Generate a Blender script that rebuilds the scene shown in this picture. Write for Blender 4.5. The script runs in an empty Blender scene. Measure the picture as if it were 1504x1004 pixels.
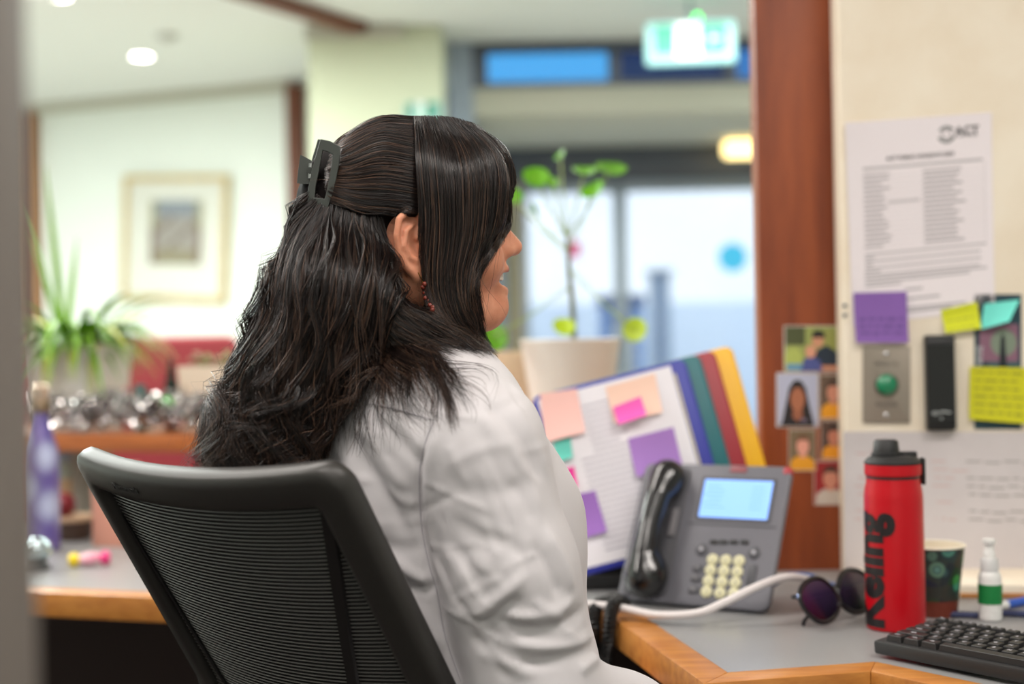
import bpy, bmesh, math, random
import numpy as np
from math import radians, sin, cos, pi, sqrt
from mathutils import Vector, Matrix
from mathutils.bvhtree import BVHTree

random.seed(7)
rng = np.random.default_rng(7)
scene = bpy.context.scene
COL = scene.collection

# ------------------------------------------------------------------ camera, sky, lights, exposure
FPX = 1504 * 50 / 36
ROLL = radians(1.1)
CAM = Vector((0, 0, 1.09))
CR = Vector((cos(ROLL), 0, -sin(ROLL)))
CU = Vector((sin(ROLL), 0, cos(ROLL)))
CF = Vector((0, 1, 0))
cd = bpy.data.cameras.new('camera')
cam = bpy.data.objects.new('camera', cd)
COL.objects.link(cam)
cd.lens = 50; cd.sensor_width = 36; cd.clip_start = 0.05; cd.clip_end = 100
mw = Matrix.Identity(4)
for i in range(3):
    mw[i][0] = CR[i]; mw[i][1] = CU[i]; mw[i][2] = -CF[i]; mw[i][3] = CAM[i]
cam.matrix_world = mw
cd.dof.use_dof = True
cd.dof.focus_distance = 1.465
cd.dof.aperture_fstop = 2.25
scene.camera = cam

world = bpy.data.worlds.new('sky'); scene.world = world
world.use_nodes = True
wbg = world.node_tree.nodes['Background']
wbg.inputs[0].default_value = (0.84, 0.925, 1.0, 1)
wbg.inputs[1].default_value = 2.5

vs = scene.view_settings
vs.view_transform = 'Standard'; vs.look = 'None'; vs.gamma = 1.0
vs.use_curve_mapping = False
vs.exposure = 0.0

def area(name, loc, size, power, col=(1, 1, 1), rot=(0, 0, 0), sy=None):
    l = bpy.data.lights.new(name, 'AREA'); l.energy = power; l.color = col
    l.shape = 'RECTANGLE'; l.size = size; l.size_y = sy or size
    o = bpy.data.objects.new(name, l); o.location = loc; o.rotation_euler = rot
    COL.objects.link(o); return o
CEIL = 2.4
# unseen office ceiling panels; the last two added to brighten ledge and planter
UNSEEN_OFFICE = [(-0.55, 0.55), (0.95, 0.75), (0.25, -0.6), (-0.95, 2.25), (-2.1, 1.7)]
TPOW = [24, 21, 13, 22, 24]
for (x, y), pw in zip(UNSEEN_OFFICE, TPOW):
    area('unseen_office_lamp', (x, y, CEIL - 0.025), 1.1, pw, (1.0, 0.93, 0.87), sy=0.26)
# unseen waiting room panels, added to brighten its walls, ceiling and bulkhead
UNSEEN_LOBBY = [(-2.2, 4.95, 122), (-2.5, 3.7, 54), (-0.5, 4.3, 24), (0.85, 4.9, 46)]
for x, y, pw in UNSEEN_LOBBY:
    area('unseen_lobby_lamp', (x, y, CEIL - 0.025), 1.1, pw, (0.93, 1.0, 0.95), sy=0.5)

# ------------------------------------------------------------------ helpers
def P(px, py, d):
    return CAM + CF * d + CR * ((px - 752) / FPX * d) + CU * ((502 - py) / FPX * d)
def ray(px, py):
    return (CF + CR * ((px - 752) / FPX) + CU * ((502 - py) / FPX)).normalized()
def hit(px, py, p0, n):
    d = ray(px, py)
    return CAM + d * ((Vector(p0) - CAM).dot(n) / d.dot(n))
def on_z(px, py, z):
    return hit(px, py, (0, 0, z), Vector((0, 0, 1)))

def lin(c):
    return tuple(((v / 255) / 12.92 if v / 255 <= 0.04045 else ((v / 255 + 0.055) / 1.055) ** 2.4) for v in c[:3])

def M(name, rgb, rough=0.5, metal=0.0, spec=0.5, bump=None, var=None, emit=None, alpha=None, sss=0, coat=0, sheen=0):
    m = bpy.data.materials.new(name); m.use_nodes = True
    nt = m.node_tree; b = nt.nodes['Principled BSDF']
    b.inputs['Base Color'].default_value = (*lin(rgb), 1)
    b.inputs['Roughness'].default_value = rough
    b.inputs['Metallic'].default_value = metal
    b.inputs['Specular IOR Level'].default_value = spec
    if coat: b.inputs['Coat Weight'].default_value = coat; b.inputs['Coat Roughness'].default_value = 0.08
    if sheen: b.inputs['Sheen Weight'].default_value = sheen
    if sss:
        b.inputs['Subsurface Weight'].default_value = sss
        b.inputs['Subsurface Radius'].default_value = (0.012, 0.005, 0.003)
        b.inputs['Subsurface Scale'].default_value = 0.5
    if alpha is not None: b.inputs['Alpha'].default_value = alpha
    tc = None
    if bump or var:
        tc = nt.nodes.new('ShaderNodeTexCoord')
    if var:
        sc, rgb2, *st = var
        mp = nt.nodes.new('ShaderNodeMapping'); mp.inputs['Scale'].default_value = st[0] if st else (1, 1, 1)
        nz = nt.nodes.new('ShaderNodeTexNoise'); nz.inputs['Scale'].default_value = sc
        nz.inputs['Detail'].default_value = 6; nz.inputs['Roughness'].default_value = 0.6
        rp = nt.nodes.new('ShaderNodeValToRGB')
        rp.color_ramp.elements[0].position = 0.35; rp.color_ramp.elements[1].position = 0.68
        rp.color_ramp.elements[0].color = (*lin(rgb), 1); rp.color_ramp.elements[1].color = (*lin(rgb2), 1)
        nt.links.new(tc.outputs['Object'], mp.inputs[0]); nt.links.new(mp.outputs[0], nz.inputs['Vector'])
        nt.links.new(nz.outputs[0], rp.inputs[0]); nt.links.new(rp.outputs[0], b.inputs['Base Color'])
    if bump:
        nz = nt.nodes.new('ShaderNodeTexNoise'); nz.inputs['Scale'].default_value = bump[0]; nz.inputs['Detail'].default_value = 4
        bp = nt.nodes.new('ShaderNodeBump'); bp.inputs['Strength'].default_value = bump[1]; bp.inputs['Distance'].default_value = bump[2] if len(bump) > 2 else 0.001
        nt.links.new(tc.outputs['Object'], nz.inputs['Vector'])
        nt.links.new(nz.outputs[0], bp.inputs['Height']); nt.links.new(bp.outputs[0], b.inputs['Normal'])
    if emit:
        b.inputs['Emission Color'].default_value = (*lin(emit[0]), 1); b.inputs['Emission Strength'].default_value = emit[1]
    return m

def glass(name, tint, rough=0.0, gloss=0.06):
    """thin architectural glass: tinted see-through with a little reflection"""
    m = bpy.data.materials.new(name); m.use_nodes = True
    nt = m.node_tree; nt.nodes.clear()
    out = nt.nodes.new('ShaderNodeOutputMaterial'); mix = nt.nodes.new('ShaderNodeMixShader')
    t = nt.nodes.new('ShaderNodeBsdfTransparent'); g = nt.nodes.new('ShaderNodeBsdfGlossy')
    t.inputs[0].default_value = (*lin(tint), 1); g.inputs['Roughness'].default_value = 0.05
    mix.inputs[0].default_value = gloss
    nt.links.new(t.outputs[0], mix.inputs[1]); nt.links.new(g.outputs[0], mix.inputs[2]); nt.links.new(mix.outputs[0], out.inputs[0])
    return m

def ink_mat():
    m = bpy.data.materials.new('printed_ink'); m.use_nodes = True
    nt = m.node_tree; b = nt.nodes['Principled BSDF']; b.inputs['Roughness'].default_value = 0.55
    a = nt.nodes.new('ShaderNodeAttribute'); a.attribute_name = 'ink'
    nt.links.new(a.outputs['Color'], b.inputs['Base Color'])
    return m
INK = ink_mat()

class MB:
    """collects shapes, links them as ONE mesh object"""
    def __init__(s): s.v = []; s.f = []; s.c = []
    def add(s, vs, fs, mat=None, col=None):
        n = len(s.v)
        s.v += [tuple(mat @ Vector(p)) if mat is not None else tuple(p) for p in vs]
        s.f += [tuple(i + n for i in f) for f in fs]
        s.c += [col] * len(fs)
        return s
    def box(s, c, d, bev=0, rot=None, seg=2, col=None):
        bm = bmesh.new(); bmesh.ops.create_cube(bm, size=1)
        bmesh.ops.scale(bm, vec=Vector(d), verts=bm.verts)
        if bev: bmesh.ops.bevel(bm, geom=bm.edges[:], offset=min(bev, min(d) * 0.49), segments=seg, affect='EDGES', profile=0.5)
        m = Matrix.Translation(Vector(c))
        if rot is not None: m = m @ rot.to_4x4()
        bm.verts.index_update()
        s.add([v.co.copy() for v in bm.verts], [[v.index for v in f.verts] for f in bm.faces], m, col); bm.free()
        return s
    def tube(s, pts, r, seg=8, caps=True, closed=False, mat=None, col=None):
        pts = [Vector(p) for p in pts]; n = len(pts)
        rs = [r] * n if not hasattr(r, '__len__') else list(r)
        vs = []; fs = []
        t0 = (pts[1] - pts[0]).normalized()
        a = t0.orthogonal().normalized()
        for i in range(n):
            if closed: t = (pts[(i + 1) % n] - pts[i - 1]).normalized()
            else: t = (pts[min(i + 1, n - 1)] - pts[max(i - 1, 0)]).normalized()
            a = (a - t * a.dot(t)); a = a.normalized() if a.length > 1e-9 else t.orthogonal().normalized()
            b = t.cross(a)
            for k in range(seg):
                w = 2 * pi * k / seg
                vs.append(pts[i] + (a * cos(w) + b * sin(w)) * rs[i])
        for i in range(n if closed else n - 1):
            for k in range(seg):
                j = (i + 1) % n; k2 = (k + 1) % seg
                fs.append((i * seg + k, i * seg + k2, j * seg + k2, j * seg + k))
        if caps and not closed:
            fs.append(tuple(reversed(range(seg)))); fs.append(tuple((n - 1) * seg + k for k in range(seg)))
        return s.add(vs, fs, mat, col)
    def lathe(s, prof, seg=32, mat=None, col=None, cap=True):
        vs = []; fs = []; n = len(prof)
        for r, z in prof:
            for k in range(seg):
                w = 2 * pi * k / seg; vs.append((r * cos(w), r * sin(w), z))
        for i in range(n - 1):
            for k in range(seg):
                k2 = (k + 1) % seg
                fs.append((i * seg + k, i * seg + k2, (i + 1) * seg + k2, (i + 1) * seg + k))
        if cap:
            if prof[0][0] > 1e-6: fs.append(tuple(reversed(range(seg))))
            if prof[-1][0] > 1e-6: fs.append(tuple((n - 1) * seg + k for k in range(seg)))
        return s.add(vs, fs, mat, col)
    def prism(s, poly, z0, z1, mat=None, bev=0, col=None):
        """poly: list of (x, y) counter-clockwise"""
        bm = bmesh.new()
        vs = [bm.verts.new((x, y, z0)) for x, y in poly]
        f = bm.faces.new(vs)
        r = bmesh.ops.extrude_face_region(bm, geom=[f])
        bmesh.ops.translate(bm, vec=(0, 0, z1 - z0), verts=[g for g in r['geom'] if isinstance(g, bmesh.types.BMVert)])
        bmesh.ops.recalc_face_normals(bm, faces=bm.faces[:])
        if bev: bmesh.ops.bevel(bm, geom=bm.edges[:], offset=bev, segments=2, affect='EDGES', profile=0.5)
        bm.verts.index_update()
        s.add([v.co.copy() for v in bm.verts], [[v.index for v in f.verts] for f in bm.faces], mat, col); bm.free()
        return s
    def ell(s, c, r, seg=20, rings=12, mat=None, col=None):
        m = Matrix.Translation(Vector(c)) @ Matrix.Diagonal((*r, 1))
        if mat is not None: m = mat @ m
        return s.lathe([(max(sin(pi * i / rings), 0), -cos(pi * i / rings)) for i in range(rings + 1)], seg, m, col, cap=False)
    def poly(s, pts, col=None, mat=None):
        return s.add(pts, [tuple(range(len(pts)))], mat, col)
    def build(s, name, material, parent=None, smooth=True, angle=40):
        me = bpy.data.meshes.new(name)
        me.from_pydata(s.v, [], s.f); me.update()
        if any(c is not None for c in s.c):
            at = me.attributes.new('ink', 'FLOAT_COLOR', 'CORNER')
            buf = []
            for p in me.polygons:
                c = lin(s.c[p.index] or (128, 128, 128)); buf += [*c, 1.0] * p.loop_total
            at.data.foreach_set('color', buf)
        me.materials.append(material)
        o = bpy.data.objects.new(name, me); COL.objects.link(o)
        if smooth:
            me.polygons.foreach_set('use_smooth', [True] * len(me.polygons))
            if angle < 180:
                me.set_sharp_from_angle(angle=radians(angle))
        if parent is not None: o.parent = parent
        return o

def npmesh(name, V, Fc, material, parent=None, smooth=True):
    me = bpy.data.meshes.new(name)
    V = np.asarray(V, np.float32); Fc = np.asarray(Fc, np.int32); k = Fc.shape[1]
    me.vertices.add(len(V)); me.vertices.foreach_set('co', V.ravel())
    me.loops.add(Fc.size); me.loops.foreach_set('vertex_index', Fc.ravel())
    me.polygons.add(len(Fc)); me.polygons.foreach_set('loop_start', np.arange(0, Fc.size, k, dtype=np.int32))
    me.polygons.foreach_set('loop_total', np.full(len(Fc), k, np.int32))
    me.update(calc_edges=True); me.validate()
    me.polygons.foreach_set('use_smooth', np.full(len(Fc), smooth))
    me.materials.append(material)
    o = bpy.data.objects.new(name, me); COL.objects.link(o)
    if parent is not None: o.parent = parent
    return o

def tag(o, label, cat, group=None):
    o['label'] = label; o['category'] = cat
    if group: o['group'] = group
    return o
def thing(name, label, cat, mat=None, group=None):
    o = bpy.data.objects.new(name, None); COL.objects.link(o); o.empty_display_size = 0.05
    if mat is not None: o.matrix_world = mat if isinstance(mat, Matrix) else Matrix.Translation(Vector(mat))
    return tag(o, label, cat, group)
def struct(o):
    o['kind'] = 'structure'; return o
def stuff(o):
    o['kind'] = 'stuff'; return o
def frame(o, x, y, z=None):
    """matrix with origin o, axes x, y (orthonormalised), z = x cross y"""
    x = Vector(x).normalized(); y = Vector(y); y = (y - x * y.dot(x)).normalized(); z = x.cross(y)
    m = Matrix.Identity(4)
    for i in range(3):
        m[i][0] = x[i]; m[i][1] = y[i]; m[i][2] = z[i]; m[i][3] = o[i]
    return m
def rrect(w, h, r, n=4, cx=0, cy=0):
    out = []
    for k, (sx, sy) in enumerate(((1, 1), (-1, 1), (-1, -1), (1, -1))):
        for i in range(n + 1):
            a = pi / 2 * (k + i / n)
            out.append((cx + sx * (w / 2 - r) + r * cos(a), cy + sy * (h / 2 - r) + r * sin(a)))
    return out
def catmull(pts, n):
    p = np.asarray(pts, float); m = len(p)
    q = np.vstack([2 * p[0] - p[1], p, 2 * p[-1] - p[-2]])
    t = np.linspace(0, m - 1, n); i = np.minimum(t.astype(int), m - 2); f = (t - i)[:, None]
    a, b, c, d = q[i], q[i + 1], q[i + 2], q[i + 3]
    return 0.5 * (2 * b + (c - a) * f + (2 * a - 5 * b + 4 * c - d) * f ** 2 + (3 * b - a - 3 * c + d) * f ** 3)

_txt = {}
def text_mesh(body, size, depth=0.0002, bold=0.0, shear=0.0):
    key = (body, size, depth, bold, shear)
    if key not in _txt:
        c = bpy.data.curves.new('lettering', 'FONT'); c.body = body; c.size = size; c.extrude = depth
        c.offset = bold; c.align_x = 'CENTER'; c.align_y = 'CENTER'; c.shear = shear; c.resolution_u = 3
        o = bpy.data.objects.new('lettering', c); COL.objects.link(o)
        me = bpy.data.meshes.new_from_object(o)
        bpy.data.objects.remove(o); _txt[key] = me
    return _txt[key]
def text(body, size, material, mat, parent=None, depth=0.0002, bold=0.0, shear=0.0, name='lettering'):
    me = text_mesh(body, size, depth, bold, shear).copy(); me.name = name; me.materials.clear(); me.materials.append(material)
    o = bpy.data.objects.new(name, me); COL.objects.link(o)
    if parent is not None: o.parent = parent
    o.matrix_local = mat
    return o

class Sheet:
    """a thin sheet of paper over four corners tl, tr, br, bl with an outward lift"""
    def __init__(s, q, n, lift=None, off=0.0004, inv=None):
        s.q = [Vector(p) for p in q]; s.n = Vector(n).normalized(); s.lift = lift or (lambda u, v: 0); s.off = off
    def at(s, u, v, e=0):
        a, b, c, d = s.q
        p = (a * (1 - u) + b * u) * (1 - v) + (d * (1 - u) + c * u) * v
        return p + s.n * (s.off + s.lift(u, v) + e)
    def mesh(s, name, material, parent=None, nu=8, nv=8, th=0.0004):
        vs = []; fs = []; m = (nu + 1) * (nv + 1)
        for e in (th, 0):
            for j in range(nv + 1):
                for i in range(nu + 1): vs.append(s.at(i / nu, j / nv, e))
        I = lambda i, j: j * (nu + 1) + i
        for j in range(nv):
            for i in range(nu):
                a = (I(i, j), I(i, j + 1), I(i + 1, j + 1), I(i + 1, j))
                fs.append(a); fs.append(tuple(x + m for x in reversed(a)))
        rim = [I(i, 0) for i in range(nu)] + [I(nu, j) for j in range(nv)] + [I(i, nv) for i in range(nu, 0, -1)] + [I(0, j) for j in range(nv, 0, -1)]
        for k in range(len(rim)):
            a, b = rim[k], rim[(k + 1) % len(rim)]; fs.append((a, b, b + m, a + m))
        return MB().add(vs, fs).build(name, material, parent)
    def mark(s, mb, u0, v0, u1, v1, col, e=0.0007, n=3):
        for k in range(n):
            a = u0 + (u1 - u0) * k / n; b = u0 + (u1 - u0) * (k + 1) / n
            mb.add([s.at(a, v0, e), s.at(a, v1, e), s.at(b, v1, e), s.at(b, v0, e)], [(0, 1, 2, 3)], None, col)
    def shape(s, mb, pts, col, e=0.0007):
        mb.add([s.at(u, v, e) for u, v in pts], [tuple(range(len(pts)))], None, col)

# ------------------------------------------------------------------ implicit surfaces (surface nets)
def surface_nets(f, lo, hi, h):
    ax = [np.arange(lo[i], hi[i] + h, h, dtype=np.float32) for i in range(3)]
    X, Y, Z = np.meshgrid(*ax, indexing='ij')
    D = f((X, Y, Z)).astype(np.float32); del X, Y, Z
    n = [d - 1 for d in D.shape]
    sl = lambda a, b, c: D[a:a + n[0], b:b + n[1], c:c + n[2]]
    S = D < 0
    cnt = np.zeros(n, np.int8)
    for a in (0, 1):
        for b in (0, 1):
            for c in (0, 1): cnt += S[a:a + n[0], b:b + n[1], c:c + n[2]]
    cells = np.argwhere((cnt > 0) & (cnt < 8))
    i, j, k = cells.T
    acc = np.zeros((len(cells), 3), np.float32); w = np.zeros(len(cells), np.float32)
    cr = [(a, b, c) for a in (0, 1) for b in (0, 1) for c in (0, 1)]
    for p in cr:
        for axis in range(3):
            if p[axis]: continue
            q = list(p); q[axis] = 1
            d0 = D[i + p[0], j + p[1], k + p[2]]; d1 = D[i + q[0], j + q[1], k + q[2]]
            m = (d0 < 0) != (d1 < 0)
            t = np.where(m, d0 / np.where(m, d0 - d1, 1), 0)
            pt = np.tile(np.array(p, np.float32), (len(cells), 1)); pt[:, axis] = t
            acc += pt * m[:, None]; w += m
    V = np.array(lo, np.float32) + (cells + acc / w[:, None]) * h
    idx = np.full(n, -1, np.int32); idx[i, j, k] = np.arange(len(cells))
    quads = []
    for axis in range(3):
        a1, a2 = [(1, 2), (2, 0), (0, 1)][axis]
        s0 = [slice(0, -1) if x == axis else slice(None) for x in range(3)]
        s1 = [slice(1, None) if x == axis else slice(None) for x in range(3)]
        A = S[tuple(s0)]; B = S[tuple(s1)]
        e = np.argwhere(A != B)
        ok = (e[:, a1] > 0) & (e[:, a2] > 0) & (e[:, a1] < n[a1]) & (e[:, a2] < n[a2])
        e = e[ok]
        inside = A[tuple(e.T)]
        def g(d1, d2):
            c = e.copy(); c[:, a1] -= d1; c[:, a2] -= d2; return idx[tuple(c.T)]
        q = np.stack([g(1, 1), g(0, 1), g(0, 0), g(1, 0)], 1)
        q[~inside] = q[~inside][:, ::-1]
        quads.append(q)
    Q = np.vstack(quads); Q = Q[(Q >= 0).all(1)]
    return V, Q
def s_ell(p, c, r):
    x, y, z = [(p[i] - c[i]) for i in range(3)]
    k0 = np.sqrt((x / r[0]) ** 2 + (y / r[1]) ** 2 + (z / r[2]) ** 2) + 1e-9
    k1 = np.sqrt((x / r[0] ** 2) ** 2 + (y / r[1] ** 2) ** 2 + (z / r[2] ** 2) ** 2) + 1e-9
    return k0 * (k0 - 1) / k1
def s_cap(p, a, b, ra, rb=None, sq=None):
    """capsule with a radius at each end"""
    rb = ra if rb is None else rb
    ba = [b[i] - a[i] for i in range(3)]; L = sum(x * x for x in ba)
    pa = [p[i] - a[i] for i in range(3)]
    h = np.clip((pa[0] * ba[0] + pa[1] * ba[1] + pa[2] * ba[2]) / L, 0, 1)
    d = np.sqrt(sum((pa[i] - ba[i] * h) ** 2 for i in range(3)))
    return d - (ra + (rb - ra) * h)
def s_chain(p, pts, rs, k=0.0):
    d = None
    for i in range(len(pts) - 1):
        e = s_cap(p, pts[i], pts[i + 1], rs[i], rs[i + 1]); d = e if d is None else (np.minimum(d, e) if not k else smin(d, e, k))
    return d
def smin(a, b, k):
    h = np.maximum(k - np.abs(a - b), 0) / k
    return np.minimum(a, b) - h * h * k * 0.25
def smax(a, b, k): return -smin(-a, -b, k)

# ------------------------------------------------------------------ materials
m_cream = M('cream_wall_paint', (238, 228, 210), 0.75, bump=(260, 0.12), var=(7, (230, 216, 194)))
m_white = M('white_wall_paint', (232, 238, 233), 0.8)
m_ceil = M('ceiling_paint', (226, 228, 226), 0.85)
m_column = M('pale_green_paint', (208, 213, 186), 0.8)
m_lobby = M('blue_grey_paint', (150, 160, 176), 0.7)
m_soffit = M('beige_soffit_paint', (188, 186, 172), 0.8)
m_dark_frame = M('dark_window_frame', (84, 88, 100), 0.5)
m_alu = M('grey_aluminium', (150, 160, 172), 0.4, 0.3)
m_carpet = M('dark_carpet', (52, 42, 40), 0.95, bump=(400, 0.6, 0.004))
m_jamb = M('taupe_door_frame', (126, 118, 112), 0.6)
m_post = M('red_brown_timber', (152, 76, 38), 0.42, spec=0.4, var=(5, (122, 56, 28), (6, 6, 0.7)), bump=(60, 0.1))
m_walnut = M('brown_trim_timber', (112, 58, 30), 0.5, var=(6, (92, 44, 24), (5, 5, 0.6)))
m_slat = M('slat_timber', (168, 120, 76), 0.55, var=(6, (142, 98, 60), (8, 8, 0.6)))
m_oak = M('desk_edge_timber', (196, 132, 62), 0.38, var=(9, (166, 102, 44), (1.2, 9, 9)), bump=(50, 0.08))
m_ledge = M('ledge_timber', (176, 104, 54), 0.35, var=(7, (150, 82, 40), (1.0, 9, 9)))
m_lam = M('grey_laminate', (150, 150, 150), 0.33, spec=0.5, var=(500, (136, 136, 137)))
m_under = M('dark_maroon_panel', (48, 26, 22), 0.7)
m_black = M('black_plastic', (24, 24, 25), 0.35)
m_blackm = M('matt_black_plastic', (30, 30, 31), 0.55)
m_chrome = M('chrome', (210, 210, 212), 0.15, 1.0)
m_ceramic = M('white_ceramic', (232, 226, 218), 0.35)
m_concrete = M('pale_concrete_planter', (230, 230, 226), 0.7, bump=(90, 0.3))
m_leaf = M('spider_leaf', (122, 168, 48), 0.45, var=(14, (96, 146, 30)))
m_leafp = M('spider_leaf_pale', (196, 206, 96), 0.45)
m_leafr = M('round_leaf', (104, 172, 22), 0.35, var=(30, (84, 150, 14)))
m_leafy = M('yellow_green_leaf', (178, 206, 40), 0.4)
m_stem = M('stem', (110, 116, 84), 0.6)
m_red = M('red_upholstery', (142, 46, 52), 0.8, bump=(300, 0.2))
m_soil = M('potting_soil', (60, 44, 32), 0.95, bump=(120, 0.8, 0.004))

# ------------------------------------------------------------------ room
struct(MB().box((0, 0.85, -0.05), (9, 4.9, 0.1)).build('floor', m_carpet))
struct(MB().box((0, 5.5, -0.05), (9, 4.4, 0.1)).build('floor_lobby', M('pale_vinyl', (190, 186, 176), 0.4, var=(30, (176, 172, 162)))))
struct(MB().box((-2.35, 3.4, CEIL + 0.05), (4.3, 9.6, 0.1)).box((1.6, 2.4, CEIL + 0.05), (3.6, 7.7, 0.1)).build('ceiling', m_ceil))
WA, WB = Vector((-2.51, 7.6, 0)), Vector((-1.07, 7.05, 0))
wdir = (WB - WA).normalized(); wn = Vector((wdir.y, -wdir.x, 0))
def wall_seg(name, a, b, z0, z1, th, mat, n):
    a, b = Vector(a), Vector(b); d = (b - a); L = d.length; d.normalize()
    m = frame((a + b) / 2 - n * th / 2, d, Vector((0, 0, 1)).cross(d))
    return struct(MB().box((0, 0, (z0 + z1) / 2), (L, th, z1 - z0)).build(name, mat)), m
o, m = wall_seg('wall_back', WA - wdir * 1.6, WB + wdir * 0.75, 0, CEIL, 0.1, m_white, wn); o.matrix_world = m
struct(MB().box((-4.45, 3.2, 1.2), (0.1, 9.6, 2.4)).build('wall_left', m_white))
struct(MB().box((0, -1.5, 1.2), (9, 0.1, 2.4)).build('wall_near', m_white))
struct(MB().box((2.9, 3.0, 1.2), (0.1, 9.2, 2.4)).build('wall_right', m_white))
# cornice line below the ceiling and the dark timber stop at the wall's end
o = struct(MB().box((0, 0, 0), ((WB - WA).length + 1.6, 0.05, 0.045)).build('trim_1', m_soffit))
o.matrix_world = frame((WA - wdir * 1.6 + WB) / 2 + wn * 0.026 + Vector((0, 0, CEIL - 0.023)), wdir, Vector((0, 0, 1)).cross(wdir))
p = hit(444, 300, WA, wn)
o = struct(MB().box((0, 0, 1.19), (0.07, 0.09, 2.36), 0.004).build('trim_2', m_walnut))
o.matrix_world = frame((p.x + wn.x * 0.045, p.y + wn.y * 0.045, 0), wdir, Vector((0, 0, 1)).cross(wdir))
# vertical timber battens on the far left
sl = thing('slat_screen', 'vertical brown timber slat screen left of the pale wall with the picture', 'slat screen', WA + wn * 0.03)
inv = sl.matrix_world.inverted()
for k in range(7):
    q = MB().box((0, 0, 1.19), (0.035 if k else 0.055, 0.05, 2.36), 0.004)
    o = q.build('slat', m_slat if k == 0 else m_walnut if k % 2 else m_slat, sl)
    pp = WA - wdir * (0.02 + 0.055 * k) + wn * 0.03
    o.matrix_local = inv @ frame((pp.x, pp.y, 0), wdir, Vector((0, 0, 1)).cross(wdir))
# beam on the ceiling, column
a, b = Vector((-1.5, 4.2, CEIL - 0.02)), Vector((-0.6, 5.8, CEIL - 0.02)); d = (b - a)
o = struct(MB().box((0, 0, 0), (d.length, 0.09, 0.04)).build('trim_3', m_walnut)); o.matrix_world = frame((a + b) / 2, d, Vector((0, 0, 1)).cross(d))
struct(MB().box((-0.542, 6.1, 1.2), (0.552, 0.5, 2.4), 0.006).build('wall_column', m_column))
struct(MB().box((-0.62, 5.825, CEIL - 0.03), (0.40, 0.05, 0.05)).build('trim_4', m_soffit))
# entrance wall, bulkhead, clerestory window
struct(MB().box((-0.3, 7.35, 1.2), (0.56, 0.1, 2.4)).box((2.2, 7.35, 1.2), (1.3, 0.1, 2.4)).build('wall_entrance', m_lobby))
struct(MB().box((1.375, 6.78, 2.14), (3.05, 1.14, 0.12), 0.004).build('ceiling_bulkhead', m_soffit))
struct(MB().box((-0.2, 6.5, 2.2), (0.1, 0.62, 0.4)).build('wall_return', m_lobby))
w1 = struct(MB().box((1.375, 6.24, 2.212), (3.05, 0.06, 0.024)).box((1.375, 6.24, 2.378), (3.05, 0.06, 0.04))
            .box((-0.12, 6.24, 2.295), (0.07, 0.06, 0.14)).box((0.47, 6.24, 2.295), (0.05, 0.06, 0.14)).box((0.98, 6.24, 2.295), (0.05, 0.06, 0.14)).build('window_1', m_dark_frame))
for k, (x0, x1, t) in enumerate(((-0.085, 0.445, (122, 178, 208)), (0.495, 0.955, (70, 96, 130)), (1.005, 2.88, (104, 150, 186)))):
    MB().box(((x0 + x1) / 2, 6.24, 2.291), (x1 - x0, 0.008, 0.134)).build('pane', glass('blue_tinted_glass', t), w1)
# doors
hd = struct(MB().box((0.8, 7.33, 1.995), (1.7, 0.12, 0.17), 0.004).build('trim_5', m_dark_frame))
struct(MB().box((0.02, 7.33, 0.955), (0.085, 0.12, 1.91), 0.004).build('trim_6', M('beige_door_jamb', (150, 140, 118), 0.6)))
def door(name, x0, x1, st):
    d = struct(MB().box((x0 + st / 2, 7.33, 0.955), (st, 0.045, 1.91), 0.003).box((x1 - st / 2, 7.33, 0.955), (st, 0.045, 1.91), 0.003)
               .box(((x0 + x1) / 2, 7.33, 1.88), (x1 - x0 - 2 * st, 0.045, 0.06), 0.003).box(((x0 + x1) / 2, 7.33, 0.1), (x1 - x0 - 2 * st, 0.045, 0.2), 0.003).build(name, m_alu))
    MB().box(((x0 + x1) / 2, 7.33, 1.025), (x1 - x0 - 2 * st, 0.008, 1.65)).build('pane', glass('clear_glass', (244, 248, 250)), d)
    return d
d1 = door('door_1', 0.065, 0.563, 0.03); d2 = door('door_2', 0.566, 1.55, 0.035)
for d, x in ((d1, 0.525), (d2, 0.61)):
    MB().tube([(x, 7.30, 0.85), (x, 7.265, 0.87), (x, 7.265, 1.12), (x, 7.30, 1.14)], 0.009).build('door_handle', m_chrome, d)
# stickers on the right-hand door
sk = MB(); sk.prism([(0.075 * cos(2 * pi * k / 32), 0.075 * sin(2 * pi * k / 32)) for k in range(32)], 0, 0.001)
o = sk.build('sticker', glass('cyan_film', (150, 226, 240))); p = hit(1076, 378, (0, 7.322, 0), (0, 1, 0))
o.matrix_world = frame(p, (1, 0, 0), (0, 0, 1)); tag(o, 'round cyan sticker on the right-hand glass door', 'sticker')
o = MB().prism(rrect(0.075, 0.085, 0.006), 0, 0.001).build('sticker', glass('pink_film', (240, 170, 190))); p = hit(843, 366, (0, 7.322, 0), (0, 1, 0))
o.matrix_world = frame(p, (1, 0, 0), (0, 0, 1)); tag(o, 'small pink sticker on the left-hand glass door behind the plant stem', 'sticker')
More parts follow.
